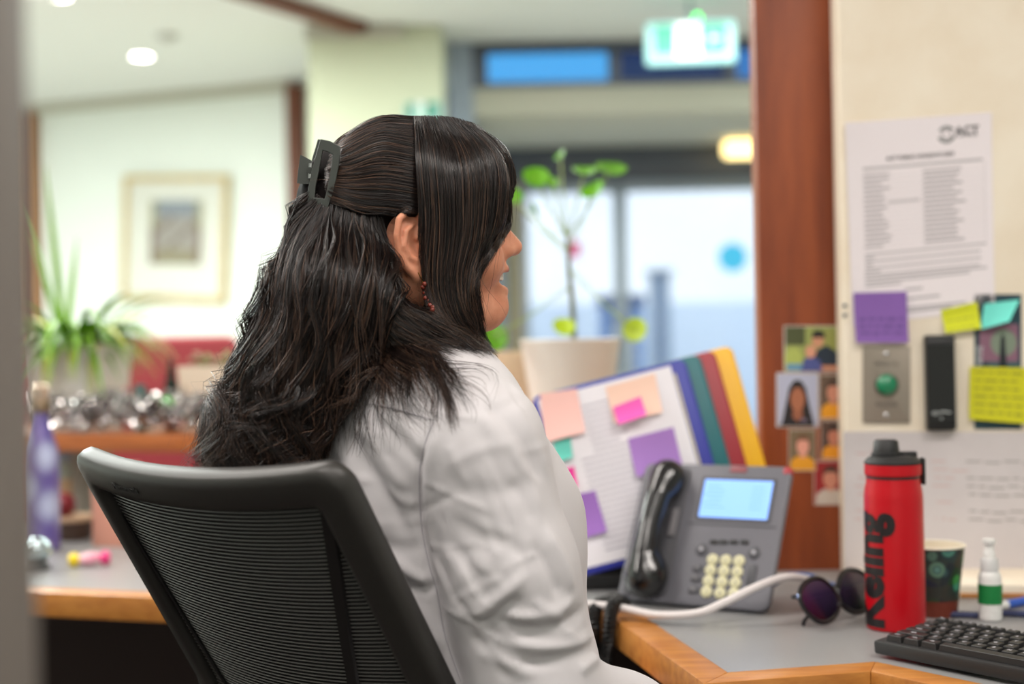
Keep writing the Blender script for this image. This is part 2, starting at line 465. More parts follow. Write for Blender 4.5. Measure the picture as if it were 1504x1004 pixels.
# outside
struct(MB().box((0, 17, -0.06), (40, 19.2, 0.1)).build('ground', M('pale_paving', (200, 204, 210), 0.8, var=(3, (190, 196, 204)))))
struct(MB().box((2, 16.1, 2.0), (26, 0.2, 4.0)).build('wall_across_street', M('white_render', (238, 234, 232), 0.85, var=(0.6, (226, 224, 226)))))
pw = MB().box((1.2, 10.4, 0.68), (7.0, 0.35, 1.36), 0.02).build('planter_wall', M('blue_grey_render', (202, 210, 222), 0.8))
tag(pw, 'low pale blue rendered wall outside the glass doors', 'low wall')
bp = thing('bollard', 'grey square post standing outside the right-hand door', 'post', (0.98, 9.4, 0))
MB().box((0, 0, 0.76), (0.13, 0.13, 1.52), 0.01).build('post', M('grey_post', (132, 146, 166), 0.6), bp)
MB().box((0, 0, 1.53), (0.17, 0.17, 0.03), 0.008).build('cap', M('grey_post_cap', (104, 120, 140), 0.6), bp)
bb = thing('wheelie_bin', 'blue bin standing outside between the two glass doors', 'bin', (0.66, 8.6, 0))
MB().prism(rrect(0.26, 0.24, 0.03), 0.06, 1.3).build('body', M('blue_bin_plastic', (104, 140, 196), 0.5), bb)
MB().prism(rrect(0.29, 0.27, 0.04), 1.3, 1.36, bev=0.01).build('lid', M('dark_blue_lid', (66, 92, 140), 0.5), bb)
for s in (-1, 1):
    MB().tube([(s * 0.1, 0.1, 0.04), (s * 0.13, 0.1, 0.04)], 0.05, 14).build('wheel', m_black, bb)

# foreground door jamb, close to the lens
J = struct(MB().box((-0.281, 0.6, 1.2), (0.135, 0.09, 2.4), 0.012).build('trim_7', m_jamb))

# poster wall, post
WL = Vector((0.503, 2.15, 0)); ang = radians(6); pd = Vector((cos(ang), -sin(ang), 0)); pn = Vector((-sin(ang), -cos(ang), 0))
o = struct(MB().box((0.72, 0.05, 1.2), (1.44, 0.1, 2.4), 0.003).build('wall_poster', m_cream))
o.matrix_world = frame(WL, pd, Vector((0, 0, 1)).cross(pd))
struct(MB().box((0.492, 2.275, 1.2), (0.199, 0.05, 2.4), 0.004).build('trim_8', m_post))
PY = 2.25
# ceiling downlights
def downlight(p, lab, r=0.042, e=14, power=10, grp=None, cat='downlight', col=(1, 0.95, 0.9)):
    t = thing('downlight', lab, cat, p, grp)
    MB().lathe([(r, -0.004), (r + 0.014, -0.006), (r + 0.016, 0), (r, 0)], 28).build('rim', m_ceil, t)
    MB().lathe([(0.0, -0.0045), (r, -0.004)], 28, cap=False).build('lamp', M('downlight_lamp', (255, 255, 255), emit=((255, 250, 240), e)), t)
    if power:
        l = bpy.data.lights.new('downlight_spot', 'SPOT'); l.energy = power; l.spot_size = radians(110); l.spot_blend = 0.6; l.shadow_soft_size = 0.05; l.color = col
        s = bpy.data.objects.new('downlight_spot', l); s.location = (p[0], p[1], p[2] - 0.03); COL.objects.link(s)
downlight(on_z(208, 82, CEIL), 'round downlight lit in the waiting room ceiling, farther of the two', power=14)
downlight(on_z(86, -6, CEIL), 'round downlight lit at the top edge of the waiting room ceiling', power=14)
for k, (px, lab) in enumerate(((950, 'small glowing disc standing for a downlight reflected in glass, leftmost of the row'), (972, 'small glowing disc standing for a downlight reflected in glass, second of the row from left'),
                               (1033, 'small glowing disc standing for a downlight reflected in glass, third of the row from left'))):
    p = on_z(px, 226, 2.0802)  # glowing discs imitate downlights reflected in glass; no fittings are here
    t = thing('downlight', lab, 'downlight', p, 'downlight reflections built as glowing discs')
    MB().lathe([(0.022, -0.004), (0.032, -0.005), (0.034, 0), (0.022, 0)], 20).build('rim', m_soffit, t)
    MB().lathe([(0.022, -0.002), (0.022, 0.03)], 20).build('disc_collar', m_soffit, t)
    MB().lathe([(0, -0.005), (0.022, -0.004)], 20, cap=False).build('lamp', M('reflection_glow', (220, 190, 170), emit=((232, 180, 150), 0.9)), t)
# smoke detector disc on ceiling
t = thing('smoke_detector', 'small round white detector on the waiting room ceiling', 'detector', on_z(246, 50, CEIL))
MB().lathe([(0, -0.03), (0.03, -0.03), (0.045, -0.018), (0.05, 0)], 24).build('cover', M('detector_plastic', (196, 196, 192), 0.5), t)
MB().lathe([(0.05, -0.006), (0.058, -0.005), (0.06, 0)], 24, cap=False).build('base', m_ceil, t)
# warm bulkhead lamp
p = hit(1094, 219, (0, 7.1, 0), (0, 1, 0))
t = thing('wall_lamp', 'glowing warm oblong lamp above the right-hand glass door', 'lamp', p)
MB().tube([(-0.09, 0, 0), (0.09, 0, 0)], 0.042, 20).ell((-0.09, 0, 0), (0.02, 0.042, 0.042)).ell((0.09, 0, 0), (0.02, 0.042, 0.042)).build('shade', M('warm_lamp', (255, 240, 200), emit=((255, 226, 150), 3.2)), t)
MB().box((0, 0.07, 0.0), (0.16, 0.12, 0.03), 0.004).build('bracket', m_soffit, t)

# housings for the unseen ceiling panels
for k, (x, y) in enumerate(UNSEEN_OFFICE + [(a, b) for a, b, c in UNSEEN_LOBBY]):
    sy = 0.26 if k < len(UNSEEN_OFFICE) else 0.5
    t = thing('unseen_ceiling_light', 'unseen white ceiling light panel ' + ['over the chair side of the office', 'over the keyboard side of the office', 'behind the camera', 'added over the desk and ledge at the left', 'added over the far left end of the desk',
               'added over the waiting room, farther', 'added over the waiting room, nearer', 'added over the lobby before the column', 'added over the lobby before the glass doors'][k], 'ceiling light', (x, y, CEIL), 'unseen ceiling light panels')
    MB().box((-0.57, 0, -0.008), (0.03, sy + 0.06, 0.016)).box((0.57, 0, -0.008), (0.03, sy + 0.06, 0.016)).box((0, sy / 2 + 0.02, -0.008), (1.12, 0.03, 0.016)).box((0, -sy / 2 - 0.02, -0.008), (1.12, 0.03, 0.016)).build('frame', m_ceil, t)
    MB().box((0, 0, -0.003), (1.11, sy + 0.01, 0.004)).build('diffuser', M('diffuser', (245, 245, 245), 0.4, emit=((255, 250, 244), 1.0)), t)

# exit signs
def exit_sign(p, lab, w=0.345, h=0.165, k_e=1.0):
    t = thing('exit_sign', lab, 'exit sign', frame(p, (1, -0.1, 0), (0, 0, 1)))
    MB().box((0, 0, 0), (w, h, 0.035), 0.012).build('housing', M('sign_diffuser', (150, 190, 188), 0.4, emit=((170, 240, 236), 0.42 * k_e)), t)
    MB().box((0, 0.012, 0.0185), (w * 0.8, h * 0.66, 0.003)).build('panel', M('sign_green', (0, 110, 84), 0.4, emit=((0, 214, 164), 0.6 * k_e)), t)
    e = M('sign_white', (200, 200, 200), 0.4, emit=((250, 255, 255), 1.1 * k_e))
    MB().box((-0.01, 0.006, 0.021), (w * 0.27, h * 0.8, 0.002)).build('pictogram_door', e, t)
    mn = MB(); k = h / 0.165
    mn.ell((-0.02 * k, 0.035 * k, 0.023), (0.008 * k, 0.008 * k, 0.001), 12, 6)
    mn.tube([(-0.02 * k, 0.022 * k, 0.023), (-0.012 * k, -0.005 * k, 0.023)], 0.005 * k, 6)
    mn.tube([(-0.012 * k, -0.005 * k, 0.023), (0.006 * k, -0.012 * k, 0.023), (0.008 * k, -0.032 * k, 0.023)], 0.003 * k, 6)
    mn.tube([(-0.012 * k, -0.005 * k, 0.023), (-0.026 * k, -0.018 * k, 0.023), (-0.036 * k, -0.016 * k, 0.023)], 0.003 * k, 6)
    mn.tube([(-0.02 * k, 0.018 * k, 0.023), (-0.002 * k, 0.012 * k, 0.023), (0.006 * k, 0.02 * k, 0.023)], 0.0025 * k, 6)
    mn.build('pictogram_figure', M('sign_figure', (40, 200, 150), 0.4, emit=((60, 220, 170), 0.9)), t)
    ar = MB()
    for s in (-1,):
        ar.add([(w * 0.2, 0.012, 0.021), (w * 0.25, 0.03 * k, 0.021), (w * 0.25, 0.016, 0.021), (w * 0.33, 0.016, 0.021), (w * 0.33, 0.008, 0.021), (w * 0.25, 0.008, 0.021), (w * 0.25, -0.006 * k, 0.021)], [tuple(range(7))])
    ar.build('arrow', e, t)
    return t
p = P(1014, 63, 5.5)
ex = exit_sign(p, 'lit green and white exit sign hanging from the lobby ceiling')
MB().tube([(0, 0.08, 0), (0, CEIL - p.z, 0)], 0.008, 8).build('hanger', m_alu, ex)
MB().ell((0.028, 0.094, 0.02), (0.012, 0.012, 0.012), 12, 8).build('indicator_light', M('green_led', (60, 255, 110), emit=((40, 255, 100), 4)), ex)
exit_sign(P(622, 168, 5.833), 'small pale green exit sign on the column, mostly hidden behind her head', 0.15, 0.1, 0.25)

# picture on the pale wall
q = [hit(x, y, WA + wn * 0.03, wn) for x, y in ((173, 260), (326, 259), (340, 440), (190, 441))]
pc = thing('framed_picture', 'square framed picture with a wide white mount on the pale wall', 'picture', frame((q[0] + q[1] + q[2] + q[3]) / 4, q[1] - q[0], q[0] - q[3]))
inv = pc.matrix_world.inverted(); W2 = (q[1] - q[0]).length / 2; H2 = (q[0] - q[3]).length / 2
mf = M('pale_timber_frame', (212, 190, 140), 0.5, var=(10, (196, 172, 120)))
fr = MB()
for s in (-1, 1):
    fr.box((s * (W2 - 0.014), 0, 0), (0.028, 2 * H2, 0.03), 0.003); fr.box((0, s * (H2 - 0.014), 0), (2 * W2 - 0.056, 0.028, 0.03), 0.003)
fr.build('frame', mf, pc)
MB().box((0, 0, -0.008), (2 * W2 - 0.056, 2 * H2 - 0.056, 0.006)).build('mount', M('white_mount', (240, 240, 232), 0.7), pc)
pr = MB()
for i in range(9):
    for j in range(12):
        u, v = i / 9, j / 12
        c = (150, 140, 112) if v < 0.25 else (168, 160, 156) if (i * 7 + j * 3) % 5 else (120, 104, 86)
        if v > 0.7: c = (142, 150, 164)
        if i in (0, 8): c = (152, 146, 100) if j > 6 else (120, 92, 74)
        x0 = -0.15 + 0.31 * u; y0 = -0.135 + 0.33 * v
        pr.poly([(x0, y0, -0.004), (x0 + 0.0344, y0, -0.004), (x0 + 0.0344, y0 + 0.0275, -0.004), (x0, y0 + 0.0275, -0.004)], c)
pr.build('print', INK, pc, smooth=False)
MB().box((0, 0, 0.002), (2 * W2 - 0.056, 2 * H2 - 0.056, 0.003)).build('pane', glass('picture_glass', (250, 250, 250), gloss=0.05), pc)

# red booth seat in the waiting room
sf = thing('booth_seat', 'red high-backed booth seat in the waiting room behind the silver tinsel', 'sofa', (-1.32, 4.55, 0))
MB().box((0, 0.1, 0.58), (0.84, 0.14, 1.1), 0.03).build('backrest', m_red, sf)
MB().box((0, -0.22, 0.36), (0.8, 0.5, 0.18), 0.04).build('seat', m_red, sf)
MB().box((0, -0.2, 0.14), (0.78, 0.48, 0.26), 0.01).build('base', m_under, sf)
for s in (-1, 1): MB().box((s * 0.4, -0.2, 0.36), (0.06, 0.46, 0.66), 0.02).build('arm', m_red, sf)
p = P(248, 678, 4.34)
cu = MB().ell((0, 0, 0), (0.12, 0.06, 0.12), 24, 14)
o = cu.build('cushion', M('pale_blue_cushion', (150, 164, 204), 0.9, var=(14, (180, 120, 146)))); o.location = (p.x + 0.03, 4.36, 0.575)
tag(o, 'pale blue and pink cushion lying on the red booth seat', 'cushion')

# ------------------------------------------------------------------ desk and ledge
DZ = 0.72
Lk = Vector((0.60, -0.80, 0)); Dk = Vector((0.80, 0.60, 0))
inner = [(-1.9, 2.61), (0.164, 1.93), (0.232, 1.574), (0.405, 1.612), (0.405 + 0.45, 1.612 - 0.60), (1.9, 1.0)]
def offset(poly, d):
    out = []
    n = len(poly)
    for i in range(n):
        p = Vector(poly[i])
        t0 = (p - Vector(poly[i - 1])).normalized() if i else None
        t1 = (Vector(poly[i + 1]) - p).normalized() if i < n - 1 else None
        n0 = Vector((t0.y, -t0.x)) if t0 else None; n1 = Vector((t1.y, -t1.x)) if t1 else None
        if n0 is None: out.append(p + n1 * d)
        elif n1 is None: out.append(p + n0 * d)
        else:
            b = (n0 + n1).normalized(); out.append(p + b * (d / max(b.dot(n0), 0.3)))
    return out
outer = offset(inner, 0.042)
dk = thing('desk', 'grey laminate corner desk with a light timber edge', 'desk', (0.2, 2.0, 0))
inv = Matrix.Translation((-0.2, -2.0, 0))
back = [(2.0, 2.02), (0.62, 2.14), (0.58, 2.55), (-0.2, 2.80), (-1.9, 3.35)]
MB().prism(inner + back, DZ - 0.034, DZ, inv).build('worktop', m_lam, dk, angle=30)
ed = MB()
for i in range(len(inner) - 1):
    a, b = inner[i], inner[i + 1]; c, d = outer[i + 1], outer[i]
    ed = MB().prism([tuple(d), tuple(c), b, a], DZ - 0.037, DZ + 0.0006, inv, bev=0.0015)
    L = Vector(b) - Vector(a)
    o = ed.build('edging', m_oak, dk, angle=30)
# panels under the desk
for a, b in (((-1.9, 3.1), (0.5, 2.36)), ((0.5, 2.36), (0.66, 1.95)), ((0.66, 1.95), (1.2, 1.9))):
    a, b = Vector((*a, 0)), Vector((*b, 0)); L = b - a
    o = MB().box((0, 0, 0.34), (L.length, 0.02, 0.68)).build('modesty_panel', m_under, dk); o.matrix_local = inv @ frame((a + b) / 2, L, Vector((0, 0, 1)).cross(L))
for x, y in ((-1.2, 2.5), (0.30, 1.70), (1.2, 1.15)):
    MB().tube([(x, y, 0), (x, y, DZ - 0.036)], 0.022, 16, mat=inv).build('leg', m_blackm, dk)
# timber wedge at the wall corner and strip along the wall
up_poly = [(0.503, 2.148), (0.467, 2.05), (0.62, 1.99), (1.6, 1.885), (1.6, 2.034)]
us = struct(MB().prism(up_poly, DZ + 0.0005, DZ + 0.018, bev=0.001).build('baseboard_desk', m_cream))
a, b = Vector((0.503, 2.148, 0)), Vector((0.467, 2.05, 0)); d = b - a
MB().box((0, 0, 0), (d.length, 0.003, 0.0185), 0.0005).build('end_cap', m_oak, us).matrix_world = frame((a + b) / 2 + Vector((-0.0014, 0.0006, DZ + 0.0095)), d, Vector((0, 0, 1)).cross(d))
a, b = Vector((0.62, 1.99, 0)), Vector((1.6, 1.885, 0)); d = b - a
MB().box((0, 0, 0), (d.length, 0.003, 0.006), 0.0005).build('timber_strip', m_oak, us).matrix_world = frame((a + b) / 2 + Vector((0, -0.0016, DZ + 0.0036)), d, Vector((0, 0, 1)).cross(d))

# raised reception ledge
Lf0, Lf1 = Vector((-1.9, 3.22, 0)), Vector((0.58, 2.40, 0)); ld = (Lf1 - Lf0).normalized(); lb = Vector((-ld.y, ld.x, 0))
LZ = 0.92
lg = thing('reception_ledge', 'raised brown timber ledge running behind the desk', 'shelf', frame((Lf0 + Lf1) / 2 + Vector((0, 0, DZ)), ld, lb))
LL = (Lf1 - Lf0).length
MB().box((0, 0.15, LZ - DZ - 0.018), (LL, 0.30, 0.036), 0.004).build('board', m_ledge, lg)
inv = lg.matrix_world.inverted()
def ledge_at(px, back_off, z=LZ):
    """a point on the ledge top at pixel column px, back_off behind its front edge"""
    q = Lf0 + lb * back_off; n = lb
    p = hit(px, 500, q, n); return Vector((p.x, p.y, z))
m_grey = M('grey_beige_support', (150, 142, 130), 0.6)
for px in (127, 320, 900):
    p = inv @ ledge_at(px, 0.16, DZ)
    MB().box((p.x, p.y, 0.082), (0.035, 0.12, 0.164), 0.003).build('support', m_grey, lg)

# ------------------------------------------------------------------ things on the ledge
def blade(mb, p0, d, L, w, droop, n=10, up=0.6, twist=0.0):
    """a strap leaf arching from p0 in direction d"""
    d = Vector((d[0], d[1], 0)).normalized(); side = Vector((-d.y, d.x, 0))
    vs = []; fs = []
    for i in range(n + 1):
        t = i / n
        h = L * (up * t - droop * t * t); o = L * (0.75 * t) * (1 if up < 1.2 else 0.45)
        c = Vector(p0) + d * o + Vector((0, 0, h))
        ww = w * (0.35 + 1.6 * t * (1 - t) + 0.35 * (1 - t)) * (1 - t ** 4) + 0.0004
        lift = Vector((0, 0, ww * 0.35))
        vs += [c - side * ww + lift, c, c + side * ww + lift]
    for i in range(n):
        for k in range(2):
            a = i * 3 + k; fs.append((a, a + 1, a + 4, a + 3))
    mb.add(vs, fs)
c = ledge_at(113, 0.19)
sp = thing('spider_plant', 'spider plant with arching striped leaves in a pale square planter on the ledge', 'plant', frame(c, ld, lb))
pt = MB()
bm_prof = [(0.082, 0.0), (0.095, 0.175), (0.097, 0.183), (0.091, 0.183), (0.088, 0.16)]
def square_lathe(mb, prof, rx, r=0.16):
    vs = []; fs = []; base = rrect(2, 2, r, 4); m = len(base)
    for s, z in prof:
        for x, y in base: vs.append((x * s, y * s * rx, z))
    for i in range(len(prof) - 1):
        for k in range(m):
            k2 = (k + 1) % m; fs.append((i * m + k, i * m + k2, (i + 1) * m + k2, (i + 1) * m + k))
    fs.append(tuple(reversed(range(m))))
    mb.add(vs, fs)
square_lathe(pt, bm_prof, 0.8); pt.build('pot', m_concrete, sp)
s = MB(); square_lathe(s, [(0.07, 0.150), (0.089, 0.160)], 0.8); s.poly([(x * 0.089, y * 0.089 * 0.8, 0.16) for x, y in rrect(2, 2, 0.16, 4)]).build('soil', m_soil, sp)
for k in range(135):
    a = random.uniform(0, 2 * pi); big = k < 5
    mb = MB()
    blade(mb, (0.02 * cos(a), 0.02 * sin(a), 0.16), (cos(a) + (0.2 if k % 3 == 0 else 0), sin(a) - 0.2), random.uniform(0.14, 0.31), random.uniform(0.007, 0.0115), random.uniform(0.5, 1.1), up=random.uniform(0.5, 1.05))
    if big:
        mb = MB(); blade(mb, (-0.03, 0, 0.16), [(-1, 0.1), (-0.4, 0.3), (-0.8, -0.2), (-0.1, 0.4), (0.9, 0.2)][k], [0.38, 0.36, 0.30, 0.24, 0.36][k], 0.008, [0.35, 0.1, 0.3, 0.15, 0.55][k], up=[1.25, 1.3, 1.25, 1.25, 0.9][k])
    mb.build('leaf', m_leafp if k % 9 == 4 else m_leaf, sp)
for k, (x, y, L) in enumerate(((-0.01, -0.085, 0.10), (0.062, -0.085, 0.075), (0.09, -0.06, 0.12), (0.005, -0.09, 0.07))):   # pale hanging runners
    mb = MB(); 
    for j in range(3):
        q = catmull([(x, y * 0.6, 0.17), (x + 0.004 * j, y, 0.185), (x + 0.006 * (j - 1), y - 0.018, 0.15), (x + 0.012 * (j - 1), y - 0.02, 0.18 - L)], 8)
        w = 0.006
        vs = []; 
        for i, pnt in enumerate(q): vs += [tuple(pnt + np.array([-w * (1 - i / 8), 0, 0])), tuple(pnt + np.array([w * (1 - i / 8), 0, 0]))]
        mb.add(vs, [(2 * i, 2 * i + 1, 2 * i + 3, 2 * i + 2) for i in range(7)])
    mb.build('leaf', m_leafp, sp)

# tinsel
tz = LZ + 0.046
pts = []
for px, off, dz in ((40, 0.03, 0), (80, 0.05, 0.004), (120, 0.02, -0.004), (165, 0.045, 0.005), (210, 0.03, 0), (255, 0.05, 0.006), (300, 0.03, 0), (345, 0.06, 0.008), (400, 0.05, 0)):
    q = ledge_at(px, off); pts.append((q.x, q.y, tz + dz))
path = catmull(pts, 60)
ti = thing('tinsel_garland', 'silver tinsel garland lying along the front of the brown ledge', 'tinsel', ledge_at(200, 0.04))
inv = ti.matrix_world.inverted()
MB().tube([inv @ Vector(p) for p in path], 0.003, 6).build('cord', m_chrome, ti)
n = 2300
t = rng.integers(0, 59, n); base = path[t] + (path[t + 1] - path[t]) * rng.random((n, 1))
dirs = rng.normal(size=(n, 3)); dirs /= np.linalg.norm(dirs, axis=1)[:, None]
L = rng.uniform(0.025, 0.048, n)
sd = np.cross(dirs, rng.normal(size=(n, 3))); sd /= np.linalg.norm(sd, axis=1)[:, None]; w = rng.uniform(0.0012, 0.0034, n)
tip = base + dirs * L[:, None] + np.cross(dirs, sd) * 0.006; tip[:, 2] = np.maximum(tip[:, 2], LZ + 0.002)
mid = base + dirs * L[:, None] * 0.5
VV = []; nd = np.cross(dirs, sd); tw0 = rng.uniform(0, 6.28, n); tw1 = rng.uniform(-3, 3, n)
for k in range(7):
    f = k / 6; c_ = base * (1 - f) ** 2 + 2 * f * (1 - f) * mid + tip * f * f; a_ = (tw0 + tw1 * f)[:, None]; e_ = sd * np.cos(a_) + nd * np.sin(a_)
    VV += [c_ - e_ * w[:, None], c_ + e_ * w[:, None]]
V = np.stack(VV, 1).reshape(-1, 3) - np.array(ti.location)
b = np.arange(n)[:, None] * 14
Fq = np.vstack([b + np.array([2 * k, 2 * k + 1, 2 * k + 3, 2 * k + 2]) for k in range(6)])
m_foil = M('silver_foil', (206, 203, 202), 0.06, 1.0)
stuff(npmesh('foil_strands', V, Fq, m_foil, ti, smooth=False))

# small things among the tinsel
c = ledge_at(250, 0.15)
tr = thing('toy_tree', 'small dark green toy fir tree standing on the ledge behind the tinsel', 'toy tree', c)
for k in range(5):
    z = 0.03 + 0.022 * k; r = 0.036 - 0.0066 * k
    q = MB(); prof = []
    q.lathe([(r * 0.35, z + 0.012), (r, z - 0.002), (r * 0.9, z - 0.006), (0.003, z + 0.034)][::-1], 14)
    q.build('tier', M('dark_fir', (26, 40, 30), 0.9, bump=(200, 0.8, 0.003)), tr)
MB().tube([(0, 0, 0), (0, 0, 0.03)], 0.006, 8).lathe([(0.016, 0), (0.016, 0.006), (0.006, 0.008)], 14).build('trunk', m_walnut, tr)
c = ledge_at(330, 0.19)
tb = thing('succulent_trough', 'cream rectangular trough with small succulents on the ledge near her hair', 'planter', frame(c, ld, lb))
q = MB(); square_lathe(q, [(0.078, 0), (0.088, 0.125), (0.088, 0.132), (0.082, 0.132), (0.08, 0.11)], 0.55, 0.1); q.build('pot', M('cream_pot', (222, 204, 184), 0.5), tb)
q = MB(); square_lathe(q, [(0.06, 0.1), (0.081, 0.112)], 0.55, 0.1); q.poly([(x * 0.081, y * 0.081 * 0.55, 0.112) for x, y in rrect(2, 2, 0.1, 4)]).build('soil', m_soil, tb)
for k in range(7):
    x = -0.07 + 0.024 * k; q = MB(); hh = random.uniform(0.025, 0.055)
    q.tube([(x, 0, 0.11), (x + 0.004, 0.002, 0.115 + hh)], 0.002, 6)
    for j in range(7):
        a = j * 2.4; q.ell((x + 0.010 * cos(a), 0.010 * sin(a), 0.122 + hh * j / 7), (0.008, 0.008, 0.0045), 8, 6)
    q.build('succulent', M('succulent_green', (126, 142, 84) if k % 2 else (150, 120, 90), 0.5), tb)
c = ledge_at(205, 0.12)
g = thing('foil_ornament', 'small teal and pink wrapped ornament beside the square planter', 'ornament', c)
MB().lathe([(0.012, 0), (0.014, 0.01), (0.006, 0.06), (0.012, 0.095)], 12).build('teal_wrap', M('teal_foil', (40, 130, 128), 0.4), g)
MB().lathe([(0.011, 0), (0.012, 0.03), (0.005, 0.06), (0.011, 0.09)], 12, mat=Matrix.Translation((-0.03, 0.005, 0))).build('pink_wrap', M('pink_foil', (222, 150, 144), 0.4), g)
c = ledge_at(246, 0.045, LZ + 0.062)
g = thing('green_sweet', 'bright green wrapped sweet lying in the silver tinsel', 'sweet', frame(c, ld, lb))
MB().tube([(-0.014, 0, 0), (0.014, 0, 0)], 0.009, 12).build('wrapper', M('lime_wrapper', (70, 214, 40), 0.3), g)
for s in (-1, 1): MB().lathe([(0.003, 0), (0.008, 0.01)], 10, mat=Matrix.Rotation(s * pi / 2, 4, 'Y') @ Matrix.Translation((0, 0, 0.013))).build('twist', M('yellow_wrapper', (220, 226, 60), 0.3), g)

# plant in the white pot on the ledge
c = ledge_at(838, 0.13); c.z = LZ
rp = thing('round_leaf_plant', 'tall thin-stemmed plant with round green leaves in a white pot', 'plant', c)
MB().lathe([(0.062, 0), (0.07, 0.004), (0.094, 0.165), (0.097, 0.172), (0.093, 0.174), (0.088, 0.168), (0.086, 0.15)], 40).build('pot', m_ceramic, rp)
MB().lathe([(0.0, 0.152), (0.087, 0.15)], 24, cap=False).build('soil', m_soil, rp)
y0 = c.y
def L3(px, py, dy=0): return P(px, py, y0 + dy) - c
st = [tuple(L3(x, y)) for x, y in ((843, 505), (841, 450), (836, 400), (833, 350))]
MB().tube(catmull(st, 16), [0.0062 - 0.0022 * i / 15 for i in range(16)], 8).build('stem', m_stem, rp)
def round_leaf(cx, cy, r, tilt, dy, mat, base, ry=None):
    p = L3(cx, cy, dy); ax = Vector(tilt).normalized()
    m = frame(p, ax.orthogonal(), ax.cross(ax.orthogonal()))
    q = MB(); vs = [(0, 0, -0.004)]; fs = []
    for ring, rr in ((1, 0.55), (2, 1.0)):
        for k in range(18):
            w = 2 * pi * k / 18; vs.append((r * rr * cos(w), (ry or r) * rr * sin(w), 0.003 * rr * rr - 0.002 * sin(2 * w) * rr))
    for k in range(18):
        k2 = (k + 1) % 18; fs.append((0, 1 + k, 1 + k2)); fs.append((1 + k, 19 + k, 19 + k2, 1 + k2))
    q.add(vs, fs, m)
    l = q.build('leaf', mat, rp)
    b = Vector(base); mid = b.lerp(p, 0.55) + Vector((0, 0, -0.006))
    MB().tube(catmull([tuple(b), tuple(mid), tuple(p)], 8), 0.0017, 6).build('petiole', m_leafy if mat is m_leafy else M('petiole_green', (150, 170, 90), 0.5), l)
T = st[-1]; T2 = L3(834, 370); T3 = L3(837, 395); TB = L3(842, 480)
for a in ((787, 260, 0.026, (0.1, -0.8, 0.6), -0.03, m_leafr, T), (858, 251, 0.024, (0.05, -0.45, 0.9), 0.0, m_leafr, T), (897, 248, 0.031, (0.1, -0.5, 0.85), 0.03, m_leafr, T),
          (871, 279, 0.024, (-0.5, -0.6, 0.7), -0.02, m_leafr, T2), (810, 268, 0.013, (0.2, -0.8, 0.4), 0.03, m_leafr, T), (823, 229, 0.013, (-0.6, -0.4, 0.6), 0.08, m_leafr, T),
          (752, 288, 0.022, (0.2, -0.7, 0.6), 0.09, m_leafr, T2), (783, 308, 0.018, (0.9, -0.2, 0.3), 0.12, m_leafr, T2),
          (828, 480, 0.022, (0.1, -0.7, 0.6), -0.02, m_leafy, TB), (933, 484, 0.024, (-0.3, -0.9, 0.2), 0.02, m_leafy, T3), (723, 494, 0.03, (0.4, -0.8, 0.3), -0.02, m_leafr, L3(838, 420))):
    round_leaf(*a)
c2 = ledge_at(760, 0.25)
g = thing('cream_bowl_pot', 'low cream pot behind the white pot, half hidden by her shoulder', 'pot', c2)
MB().lathe([(0.05, 0), (0.056, 0.004), (0.072, 0.145), (0.074, 0.152), (0.069, 0.152), (0.066, 0.12)], 32).build('pot', M('cream_glaze', (226, 206, 178), 0.4), g)
MB().lathe([(0, 0.122), (0.067, 0.12)], 24, cap=False).build('soil', m_soil, g)

# ------------------------------------------------------------------ left part of the desk
p = on_z(62, 808, DZ)
bt = thing('floral_bottle', 'tall purple bottle with white blossom print standing at the left end of the desk', 'bottle', p)
fl = M('purple_floral', (92, 80, 150), 0.35, var=(22, (120, 104, 172)))
nt = fl.node_tree; tc = nt.nodes.new('ShaderNodeTexCoord'); vo = nt.nodes.new('ShaderNodeTexVoronoi'); vo.inputs['Scale'].default_value = 13
rm = nt.nodes.new('ShaderNodeValToRGB'); rm.color_ramp.elements[0].position = 0.16; rm.color_ramp.elements[0].color = (1, 1, 1, 1); rm.color_ramp.elements[1].position = 0.5; rm.color_ramp.elements[1].color = (0, 0, 0, 1)
mx = nt.nodes.new('ShaderNodeMixRGB'); mx.inputs[2].default_value = (*lin((190, 198, 230)), 1)
src = nt.nodes['Principled BSDF'].inputs['Base Color'].links[0].from_socket
nt.links.new(tc.outputs['Object'], vo.inputs['Vector']); nt.links.new(vo.outputs['Distance'], rm.inputs[0]); nt.links.new(rm.outputs[0], mx.inputs[0]); nt.links.new(src, mx.inputs[1]); nt.links.new(mx.outputs[0], nt.nodes['Principled BSDF'].inputs['Base Color'])
MB().lathe([(0.028, 0), (0.033, 0.004), (0.0335, 0.15), (0.031, 0.19), (0.020, 0.225), (0.015, 0.245), (0.015, 0.262)], 32).build('body', fl, bt)
MB().lathe([(0.0165, 0.256), (0.017, 0.258), (0.017, 0.278), (0.015, 0.281)], 24).build('neck_ring', M('brushed_bronze', (150, 128, 104), 0.35, 0.8), bt)
MB().lathe([(0.016, 0.281), (0.017, 0.284), (0.017, 0.304), (0.012, 0.309)], 24).build('cap', M('pale_gold_cap', (230, 206, 184), 0.25, 0.6), bt)
p = on_z(52, 836, DZ)
g = thing('glass_paperweight', 'small shiny silver-blue glass dome on the desk in front of the purple bottle', 'paperweight', p)
MB().lathe([(0.024, 0), (0.026, 0.004), (0.018, 0.012), (0.021, 0.02)], 28).build('foot', M('dark_foot', (60, 66, 70), 0.3), g)
MB().ell((0, 0, 0.034), (0.029, 0.029, 0.022), 28, 16).build('dome', M('silver_glass', (196, 214, 218), 0.08, 0.75), g)
p = on_z(132, 831, DZ)
g = thing('wrapped_sweet', 'wrapped sweet in yellow, white and pink lying on the grey desk', 'sweet', frame(p + Vector((0, 0, 0.0125)), (1, 0.15, 0.03), (0, 1, 0)))
